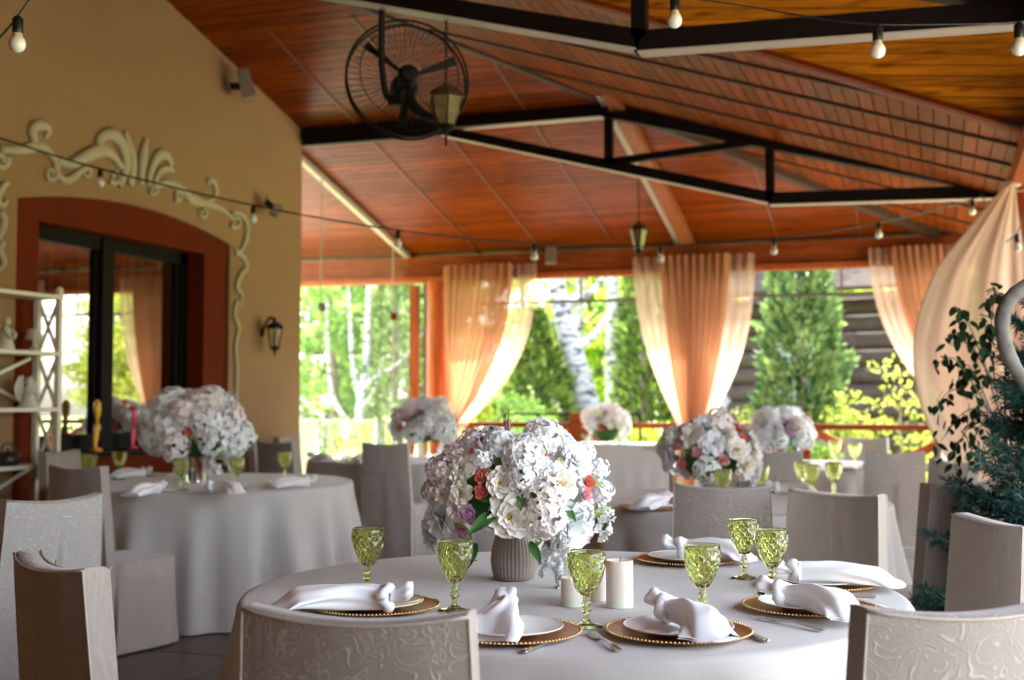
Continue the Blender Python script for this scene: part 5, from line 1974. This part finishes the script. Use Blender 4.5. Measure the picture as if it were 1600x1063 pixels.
# ---- wall lantern
p = at(412, 520, 0, XW)
t = thing('wall_lantern', 'black lantern on a scrolled arm at the end of the plaster wall', 'lantern', (XW, p.y - .03, p.z))
MB().lathe([(.001, -.11), (.03, -.09), (.04, 0), (.03, .09), (.001, .11)], 14).build('back_plate', M['black'], t, angle=40)
t.children[0].rotation_euler = (0, PI / 2, 0)
t.children[0].scale = (1, .55, .22)
MB().tube(catmull([(0, 0, -.02), (.05, 0, .10), (.10, 0, .13), (.13, 0, .08)], 5), .011, 8).build('arm', M['black'], t)
MB().lathe([(.085, .03), (.075, .06), (.035, .085), (.012, .10), (.008, .13)], 6, c=(.13, 0, 0)).build('cap', M['black'], t, smooth=False)
for k in range(6):
    a0, a1 = 2 * PI * k / 6, 2 * PI * (k + 1) / 6
    q = [(.13 + .04 * math.cos(a0), .04 * math.sin(a0), -.13), (.13 + .04 * math.cos(a1), .04 * math.sin(a1), -.13), (.13 + .07 * math.cos(a1), .07 * math.sin(a1), .03), (.13 + .07 * math.cos(a0), .07 * math.sin(a0), .03)]
    MB().prism(q, (math.cos((a0 + a1) / 2), math.sin((a0 + a1) / 2), 0), .002).build('glass_panel', M['glassvase'], t, smooth=False)
    MB().tube([q[0], q[3]], .006, 6).build('rib', M['black'], t)
MB().lathe([(.001, -.22), (.008, -.2), (.012, -.17), (.05, -.14), (.042, -.125)], 6, c=(.13, 0, 0)).build('base', M['black'], t, smooth=False)
MB().tube([(.13, 0, -.12), (.13, 0, -.03)], .014, 8).build('bulb', M['bulb'], t)


# ---- wall speakers and flood lamps
def speaker(p, rz, rx, s, label, group='wall speakers'):
    t = thing('wall_speaker', label, 'speaker', p, rot=(rx, 0, rz), group=group)
    MB().prism([(-s[0] / 2, -s[1], -s[2] / 2), (s[0] / 2, -s[1], -s[2] / 2), (s[0] / 2, -s[1], s[2] / 2), (-s[0] / 2, -s[1], s[2] / 2)], (0, 1, 0), s[1]).build('case', M['speaker'], t, smooth=False)
    MB().box((0, -s[1] - .004, 0), (s[0] * .86, .008, s[2] * .9)).build('grille', M['grille'], t, smooth=False)
    MB().beam((0, 0, 0), (0, .09, .02), .05, .05).build('bracket', M['black'], t, smooth=False)
    MB().box((0, .09, .02), (.09, .012, .11)).build('wall_plate', M['speaker'], t, smooth=False)


p = at(375, 135, 0, XW + .12)
speaker(p, PI / 2 + .5, -.25, (.15, .10, .24), 'beige speaker high on the plaster wall under the ceiling edge')
p = at(426, 325, 0, XW + .12)
speaker(p, PI / 2 + .7, .5, (.13, .06, .10), 'small beige flood lamp on the plaster wall by the light string')
p = at(861, 401, 1, YB - .16)
speaker(p, .25, -.25, (.12, .06, .19), 'pale speaker under the back beam beside a bulb')


# ---- light strings
def bulb_at(parent, p, s=1.0, tilt=0.0):
    m = Matrix.Rotation(tilt, 3, 'Y')
    sk = MB().lathe([(.004 * s, .0), (.010 * s, -.004 * s), (.0155 * s, -.012 * s), (.0155 * s, -.048 * s), (.0145 * s, -.052 * s), (.0005, -.052 * s)], 12)
    sk.v = [tuple(m @ Vector(v)) for v in sk.v]
    o = sk.build('socket', M['socket'], parent, angle=40, loc=p)
    nk = MB().lathe([(.0005, -.050 * s), (.0125 * s, -.051 * s), (.0150 * s, -.062 * s), (.0205 * s, -.070 * s)], 14, cap=False)
    nk.v = [tuple(m @ Vector(v)) for v in nk.v]
    nk.build('bulb_neck', M['bulbneck'], parent, loc=p)
    bb = MB().lathe([(.0205 * s, -.070 * s), (.0235 * s, -.078 * s), (.0235 * s, -.088 * s), (.019 * s, -.099 * s), (.010 * s, -.106 * s), (.0005, -.108 * s)], 16, cap=False)
    bb.v = [tuple(m @ Vector(v)) for v in bb.v]
    bb.build('bulb', M['bulb'], parent, loc=p)


def light_string(label, ends, bulbs, r=.0045, s=1.0, sag=0.0):
    """ends: list of points of the cable; bulbs: points on it"""
    t = thing('light_string', label, 'string lights', (0, 0, 0), group='strings of bulbs')
    MB().tube(catmull(ends, 6), r, 6).build('cable', M['socket'], t)
    for b_ in bulbs:
        bulb_at(t, b_, s)


# long string: from the plaster wall to the right end of the rear truss
E0, E1 = Vector((-5.5, 5.95, 3.0)), Vector((0.3, 9.9, 2.85))
nrm_ = Vector((E1.y - E0.y, -(E1.x - E0.x), 0)).normalized()


def on_string(px_, py_):
    r_ = Vector(ray(px_, py_))
    tt = (E0 - Vector((0, 0, EYE))).dot(nrm_) / r_.dot(nrm_)
    return Vector((0, 0, EYE)) + r_ * tt


cab = [(-60, 198), (0, 216), (157, 264), (396, 321), (622, 360), (835, 381), (1032, 385), (1209, 373), (1373, 348), (1519, 312), (1538, 298)]
pts = [on_string(*q) for q in cab]
light_string('long light string swagged from the plaster wall to the rear truss', pts, [pts[k] for k in (2, 3, 4, 5, 6, 7, 8, 9)], .006, 1.1)
# near string under the front truss
cab = [(990, -30, 4.3), (1054, -8, 4.2), (1180, 12, 4.2), (1280, 29, 4.15), (1371, 38, 4.1), (1480, 38, 4.1), (1592, 34, 4.1), (1680, 20, 4.1)]
pts = [S(*q) for q in cab]
light_string('near light string with three bulbs under the front truss', pts, [pts[1], pts[4], pts[6]], .003, 1.08)
cab = [(75, -40, 3.6), (45, 0, 3.6), (28, 24, 3.6), (0, 58, 3.6), (-60, 110, 3.6)]
pts = [S(*q) for q in cab]
light_string('light string with a single bulb in the upper left corner', pts, [pts[2]], .0028, 1.03)
cab = [(1536, 300, 8.2), (1542, 348, 8.2), (1562, 381, 8.2), (1575, 376, 8.1), (1589, 365, 8.0), (1600, 338, 7.9), (1625, 280, 7.8)]
pts = [S(*q) for q in cab]
light_string('short light string looping in front of the billowing cream curtain', pts, [pts[2], pts[4]], .004, 1.15)

# ================================================================== PLASTER ORNAMENT
XO = XW + .012
orn = thing('plaster_ornament', 'white scrolled plaster moulding around the arched window', 'moulding', (0, 0, 0))


def relief(name, px_pts, r, seg=8, n=6):
    """raised moulding on the wall through photo points, r in metres (or start, middle, end)"""
    pts = catmull([at(x, y, 0, XO) for x, y in px_pts], n)
    m = len(pts)
    if isinstance(r, (tuple, list)):
        rs = [lerp(r[0], r[1], 2 * i / (m - 1)) if i < m / 2 else lerp(r[1], r[2], 2 * i / (m - 1) - 1) for i in range(m)]
    else:
        rs = [r] * m
    b = MB().tube(pts, rs, seg)
    b.v = [(max(XW + .0005, XO + (x - XO) * .75), y, z) for x, y, z in b.v]
    b.build(name, M['stucco'], orn)


def scroll(cx, cy, r, a0, turns, w, dirn=1):
    pts = []
    n = max(6, int(turns * 8))
    for k in range(n + 1):
        s = k / n
        a = a0 + dirn * 2 * PI * turns * s
        rr = r * lerp(1, .18, s)
        pts.append((cx + rr * .86 * math.cos(a), cy + rr * math.sin(a)))
    relief('scroll', pts, (w, w * .85, w * .5), 8, 3)


# crown of plumes
relief('plume', [(186, 292), (196, 262), (192, 232), (178, 212), (162, 212), (154, 222), (160, 228)], (.030, .055, .024))
relief('plume', [(203, 290), (206, 262), (202, 232), (196, 206)], (.030, .050, .020))
relief('plume', [(220, 288), (221, 262), (224, 236), (229, 216)], (.028, .046, .018))
relief('plume', [(232, 290), (236, 264), (246, 244), (258, 242), (266, 254), (266, 264)], (.026, .048, .018))
relief('plume', [(240, 288), (250, 268), (262, 264), (272, 268)], (.022, .032, .012))
# swags to both sides
relief('swag', [(0, 234), (30, 234), (62, 230), (78, 240), (92, 262)], (.028, .042, .020))
relief('swag', [(88, 250), (110, 256), (134, 244), (158, 236), (176, 244), (190, 262)], (.030, .055, .025))
relief('swag', [(86, 272), (104, 282), (126, 268), (136, 262)], (.022, .034, .016))
relief('swag', [(238, 292), (262, 286), (284, 296), (298, 312), (316, 318), (332, 312)], (.026, .044, .020))
relief('swag', [(300, 306), (322, 318), (344, 326), (362, 340)], (.022, .030, .018))
relief('hook', [(50, 236), (54, 222), (50, 206), (56, 197), (70, 197), (76, 206), (70, 214)], (.024, .042, .016))
relief('hook', [(334, 312), (338, 300), (334, 286), (326, 282), (326, 290)], (.018, .028, .012))
scroll(80, 271, 13, -1.2, 1.4, .020)
scroll(135, 270, 9, -1.2, 1.3, .016)
scroll(180, 276, 12, 2.6, 1.2, .018, -1)
scroll(240, 296, 9, 2.6, 1.2, .016, -1)
scroll(278, 306, 9, 2.4, 1.3, .016, -1)
scroll(316, 334, 9, -1.4, 1.3, .016)
scroll(2, 250, 14, -.4, 1.3, .022)
scroll(368, 346, 11, 2.6, 1.3, .018, -1)
relief('side_scroll', [(362, 332), (378, 336), (386, 352), (384, 376), (374, 394), (366, 388)], (.016, .028, .014))
relief('side_scroll', [(368, 396), (380, 402), (385, 418), (376, 430), (370, 448), (378, 462), (374, 480)], (.018, .030, .014))
relief('side_scroll', [(371, 470), (366, 492), (373, 512), (368, 540), (370, 580), (368, 640)], (.026, .022, .02))
relief('side_scroll', [(12, 286), (4, 292), (-4, 310), (4, 322), (12, 312)], (.018, .030, .012))
relief('side_scroll', [(2, 330), (6, 345), (2, 362), (-4, 376)], (.020, .030, .016))
relief('side_scroll', [(6, 378), (0, 392), (6, 410), (-2, 424)], (.018, .026, .014))

# ================================================================== WHITE SHELF AND ITS THINGS
SX0, SX1, SY0, SY1 = -5.60, -5.39, 4.9, 6.5
LV = (.45, .84, 1.20, 1.56, 1.93)
t = thing('shelf_unit', 'white open shelf with crossed side braces left of the arched window', 'shelf', (0, 0, 0))
for x in (SX0 + .02, SX1 - .02):
    for y in (SY0, SY1):
        MB().box((x, y, .975), (.035, .035, 1.95)).build('post', M['shelf'], t, smooth=False)
for z in LV:
    MB().box(((SX0 + SX1) / 2, (SY0 + SY1) / 2, z - .0125), (SX1 - SX0, SY1 - SY0 + .04, .025)).build('shelf_board', M['shelf'], t, smooth=False)
for z0, z1 in zip(LV[:-1], LV[1:]):
    for s in (0, 1):
        a, b = (SX0 + .03, SX1 - .03) if s else (SX1 - .03, SX0 + .03)
        MB().beam((a, SY1 + .004 * s, z0), (b, SY1 + .004 * s, z1 - .03), .012, .022).build('cross_brace', M['shelf'], t, smooth=False)
for s in (0, 1):
    a, b = (SY1 - .05, SY1 - .9) if s else (SY1 - .9, SY1 - .05)
    MB().beam((SX0 + .01, a, LV[2] + .01), (SX0 + .01, b, LV[3] - .04), .012, .022).build('back_brace', M['shelf'], t, smooth=False)
    MB().beam((SX0 + .01, a, LV[0] + .01), (SX0 + .01, b, LV[1] - .04), .012, .022).build('back_brace', M['shelf'], t, smooth=False)
for y in (SY0, SY1):
    MB().ball((SX1 - .02, y, 1.965), .025, 10, 8).build('finial', M['shelf'], t)


def on_shelf(px_, py_, z, x=-5.48):
    p = at(px_, py_, 0, x)
    return (x, p.y, z)


q = on_shelf(53, 548, LV[3])
t = thing('table_lamp', 'small white ornamental lamp on the second shelf', 'lamp', q)
MB().lathe([(.045, 0), (.048, .008), (.03, .02), (.016, .035), (.013, .06), (.018, .07), (.010, .08)], 18).build('base', M['figure'], t, angle=50)
MB().lathe([(.055, .078), (.040, .145), (.036, .145), (.051, .078)], 24, cap=False).build('shade', M['figure'], t, angle=50)
q = on_shelf(44, 636, LV[2])
t = thing('angel_figurine', 'white winged angel figurine on the third shelf', 'figurine', q)
MB().lathe([(.06, 0), (.062, .01), (.05, .03), (.04, .07), (.034, .11), (.02, .135), (.012, .142)], 16).build('robe', M['figure'], t, angle=60)
MB().ball((0, 0, .165), (.024, .024, .028), 14, 10).build('head', M['figure'], t)
for s in (-1, 1):
    def wing(u, v, s=s):
        return (-.02 - .015 * math.sin(PI * v), s * (.02 + .085 * v * math.sin(PI * (.25 + .6 * u))), .05 + .15 * u + .03 * math.sin(v * 9) * .3)
    MB().grid(wing, 8, 6).build('wing', M['figure'], t)
for s in (-1, 1):
    MB().tube(catmull([(.005, s * .03, .115), (.035, s * .03, .085), (.045, s * .005, .10)], 4), .011, 8).build('arm', M['figure'], t)
q = on_shelf(8, 550, LV[3])
t = thing('kneeling_figurine', 'white kneeling figurine at the left end of the second shelf', 'figurine', q)
MB().lathe([(.055, 0), (.058, .015), (.045, .05), (.036, .09), (.028, .13), (.012, .155)], 16).build('body', M['figure'], t, angle=60)
MB().ball((.01, 0, .18), (.025, .024, .029), 14, 10).build('head', M['figure'], t)
for s in (-1, 1):
    MB().tube(catmull([(0, s * .03, .13), (.045, s * .035, .10), (.05, s * .012, .07)], 4), .011, 8).build('arm', M['figure'], t)
q = on_shelf(12, 722, LV[1])
t = thing('iron_kettle', 'dark old kettle on the fourth shelf at the left edge', 'kettle', q)
MB().lathe([(.0005, 0), (.055, 0), (.075, .03), (.07, .06), (.045, .085), (.02, .09), (.0005, .092)], 24, cap=False).build('body', M['iron'], t, angle=60)
MB().tube(catmull([(0, -.055, .07), (0, -.04, .13), (0, .04, .13), (0, .055, .07)], 6), .006, 8).build('handle', M['iron'], t)
MB().tube(catmull([(0, .06, .03), (0, .09, .05), (0, .11, .085)], 4), [.014, .013, .012, .011, .010, .009, .008, .007, .007], 8).build('spout', M['iron'], t)
MB().ball((0, 0, .098), .009, 8, 6).build('lid_knob', M['iron'], t)

# ---- colourful figures on the window sill
for px_, m, hh, lb in ((82, 'orange', .34, 'orange'), (150, 'yellow', .37, 'yellow'), (208, 'pink', .30, 'pink')):
    p = at(px_, 697, 0, RX - .06)
    t = thing('sill_figurine', lb + ' slender figurine on the sill of the arched window', 'figurine', (RX - .06, p.y, OZ0), rz=.3, group='bright figurines on the sill')
    k = hh / .37
    MB().lathe([(.045 * k, 0), (.048 * k, .012 * k), (.02 * k, .03 * k)], 16).build('foot', M[m], t, angle=50)

    def bodyf(u, v, k=k):
        a = 2 * PI * u
        z = lerp(.025, .20, v)
        w = .018 + .028 * math.sin(PI * min(1, v * 1.1)) ** 1.2
        return ((.010 + .008 * v) * math.cos(a) * k, (w * math.sin(a) + .035 * v - .02) * k, z * k)
    MB().grid(bodyf, 16, 12, True).build('body', M[m], t)
    MB().lathe([(.012, .19), (.016, .23), (.028, .27), (.034, .31), (.030, .345), (.012, .37), (.0005, .372)], 14, lambda r, z, a, i: r * (1 if abs(math.cos(a)) < .5 else .8)).build('head', M[m], t)
    t.children[-1].scale = (k, k, k)
    t.children[-1].location = (0, .015 * k, 0)
    for s in (-1, 1):
        MB().tube(catmull([(0, (.02 + s * .02) * k, .17 * k), (0, (.015 + s * .05) * k, .15 * k), (0, (.015 + s * .045) * k, .19 * k)], 4), .008 * k, 6).build('arm', M[m], t)

# ================================================================== PLANTS ON THE RIGHT
# ---- blue spruce in a pot
SP = at(1612, 1000, 2, 0.32)
sp = S(1662, 820, 4.4)
sx, sy = sp.x, sp.y
spruce = thing('spruce_tree', 'dense blue green spruce at the right edge', 'tree', (sx, sy, 0))
MB().lathe([(.0005, 0), (.15, 0), (.19, .26), (.20, .28), (.18, .28), (.17, .24), (.0005, .24)], 28, cap=False).build('pot', M['pot'], spruce, angle=50)
MB().tube([(0, 0, .2), (0, 0, 1.0), (0, 0, 1.68)], [.035, .025, .006], 8).build('trunk', M['bark'], spruce)
rng = np.random.default_rng(77)
rr_ = random.Random(77)
NP, ND, NL = [], [], []
nb = 0
for k in range(230):
    s = rr_.random() ** .9
    z = lerp(.30, 1.62, s)
    L = lerp(.58, .14, s) * rr_.uniform(.7, 1.1)
    a = k * 2.4 + rr_.uniform(-.3, .3)
    d = Vector((math.cos(a), math.sin(a), 0))
    p0 = Vector((0, 0, z))
    pts = catmull([p0, p0 + d * L * .5 + UP * (-.02), p0 + d * L + UP * (.07 * L / .4)], 5)
    MB().tube(pts, [.006 - .0004 * i for i in range(11)], 5).build('branch', M['bark'], spruce)
    subs = [(pts, 1.0)]
    for q in range(9):
        i = 2 + q % 8
        sgn = 1 if q % 2 else -1
        sd = Vector((-d.y, d.x, 0)) * sgn
        b0 = pts[i]
        l2 = L * .42 * (1 - i / 14)
        b1 = b0 + (d * .7 + sd * .8 + UP * rr_.uniform(-.25, .3)) * l2
        subs.append(([b0, b0.lerp(b1, .5), b1], .9))
    for pl, _ in subs:
        seglen = sum((pl[i + 1] - pl[i]).length for i in range(len(pl) - 1))
        m = int(seglen * 620)
        if m < 4:
            continue
        A = np.array([tuple(v) for v in pl])
        tt = rng.uniform(.12, 1, m) * (len(pl) - 1)
        i0 = np.minimum(tt.astype(int), len(pl) - 2)
        P0 = A[i0] + (A[i0 + 1] - A[i0]) * (tt - i0)[:, None]
        tang = A[i0 + 1] - A[i0]
        tang /= np.linalg.norm(tang, axis=1, keepdims=True)
        dd = tang * .75 + rng.normal(size=(m, 3)) * .55
        NP.append(P0)
        ND.append(dd)
Vn = leaf_quads(rng, np.concatenate(NP), .032, .13, np.concatenate(ND))
tag(link('needles', quads_mesh('needles', Vn, M['needle']), spruce), kind='stuff')

# ---- ficus in front of the cream curtain
fp = S(1575, 700, 5.3)
ficus = thing('ficus_plant', 'dark leaved ficus spraying out in front of the cream curtain', 'plant', (fp.x, fp.y, 0))
MB().lathe([(.0005, 0), (.12, 0), (.15, .24), (.16, .26), (.14, .26), (.13, .22), (.0005, .22)], 28, cap=False).build('pot', M['pot'], ficus, angle=50)
o_ = Vector((fp.x, fp.y, 0))
MB().tube(catmull([(0, 0, .2), (.01, 0, .7), (-.01, 0, 1.1), (0, 0, 1.45)], 5), [.014 - .0006 * i for i in range(16)], 8).build('stem', M['bark'], ficus)
lf = MB()


def fic(u, v):
    w = .30 * math.sin(PI * v ** .8) ** .9
    s = u * 2 - 1
    return Vector((s * w, v, -.12 * v * v + .05 * abs(s)))


lf_me = lf.grid(fic, 4, 6).mesh('leaf', M['leaf_ficus'])
br = [[(1560, 640), (1535, 560), (1510, 500), (1492, 480)], [(1558, 620), (1548, 540), (1552, 470), (1556, 452)], [(1560, 660), (1520, 600), (1490, 560), (1462, 570)],
      [(1560, 660), (1525, 620), (1488, 610), (1458, 640)], [(1560, 680), (1530, 640), (1500, 650), (1470, 690)], [(1560, 690), (1540, 660), (1520, 690), (1512, 740)],
      [(1556, 600), (1520, 545), (1500, 520), (1480, 530)], [(1560, 680), (1535, 650), (1505, 680), (1482, 718)], [(1560, 640), (1545, 590), (1535, 540), (1545, 500)], [(1560, 670), (1530, 600), (1510, 570), (1500, 600)]]
rl = random.Random(9)
for i, b_ in enumerate(br):
    dpt = 5.3 + rl.uniform(-.25, .12)
    pts = catmull([S(x, y, lerp(5.3, dpt, k / 3)) - o_ for k, (x, y) in enumerate(b_)], 5)
    MB().tube(pts, [.0045 - .0002 * k for k in range(len(pts))], 5).build('twig', M['bark'], ficus)
    for k in range(5, len(pts)):
        for rep in range(2 if k % 3 else 3):
            if rl.random() < .12:
                continue
            L = rl.uniform(.036, .060)
            a = rl.uniform(0, 6.28)
            q = link('leaf', lf_me, ficus, pts[k] + Vector((rl.uniform(-.03, .03), rl.uniform(-.04, .04), rl.uniform(-.025, .025))))
            q.rotation_euler = (rl.uniform(-1.5, -.5), rl.uniform(-.6, .6), a)
            q.scale = (L, L, L)
for x, y in ((1548, 443), (1553, 450), (1530, 492), (1560, 470)):
    q = link('leaf', lf_me, ficus, S(x, y, 5.3) - o_)
    q.rotation_euler = (-.3, .2, 1.4 + x)
    q.scale = (.06,) * 3
MB().tube(catmull([S(1556, 455, 5.3) - o_, S(1572, 470, 5.3) - o_, S(1578, 500, 5.3) - o_, S(1578, 640, 5.3) - o_], 5), .002, 5).build('twig', M['bark'], ficus)

# ---- bent driftwood branch standing by the spruce
t = thing('driftwood_branch', 'pale grey driftwood branch curling in from the right edge', 'branch', (0, 0, 0))
dw = [(1700, 1010), (1690, 760), (1648, 640), (1606, 602), (1578, 560), (1566, 515), (1572, 478), (1596, 452), (1640, 430), (1700, 440)]
pts = catmull([S(x, y, 3.7) for x, y in dw], 7)
n_ = len(pts)
MB().tube(pts, [.022 + .0012 * math.sin(i * .7) + .0008 * math.sin(i * 1.9) for i in range(n_)], 12).build('bent_limb', M['drift'], t)
base = pts[0]
MB().tube([base, (base.x, base.y, .0)], .034, 10).build('foot_limb', M['drift'], t)
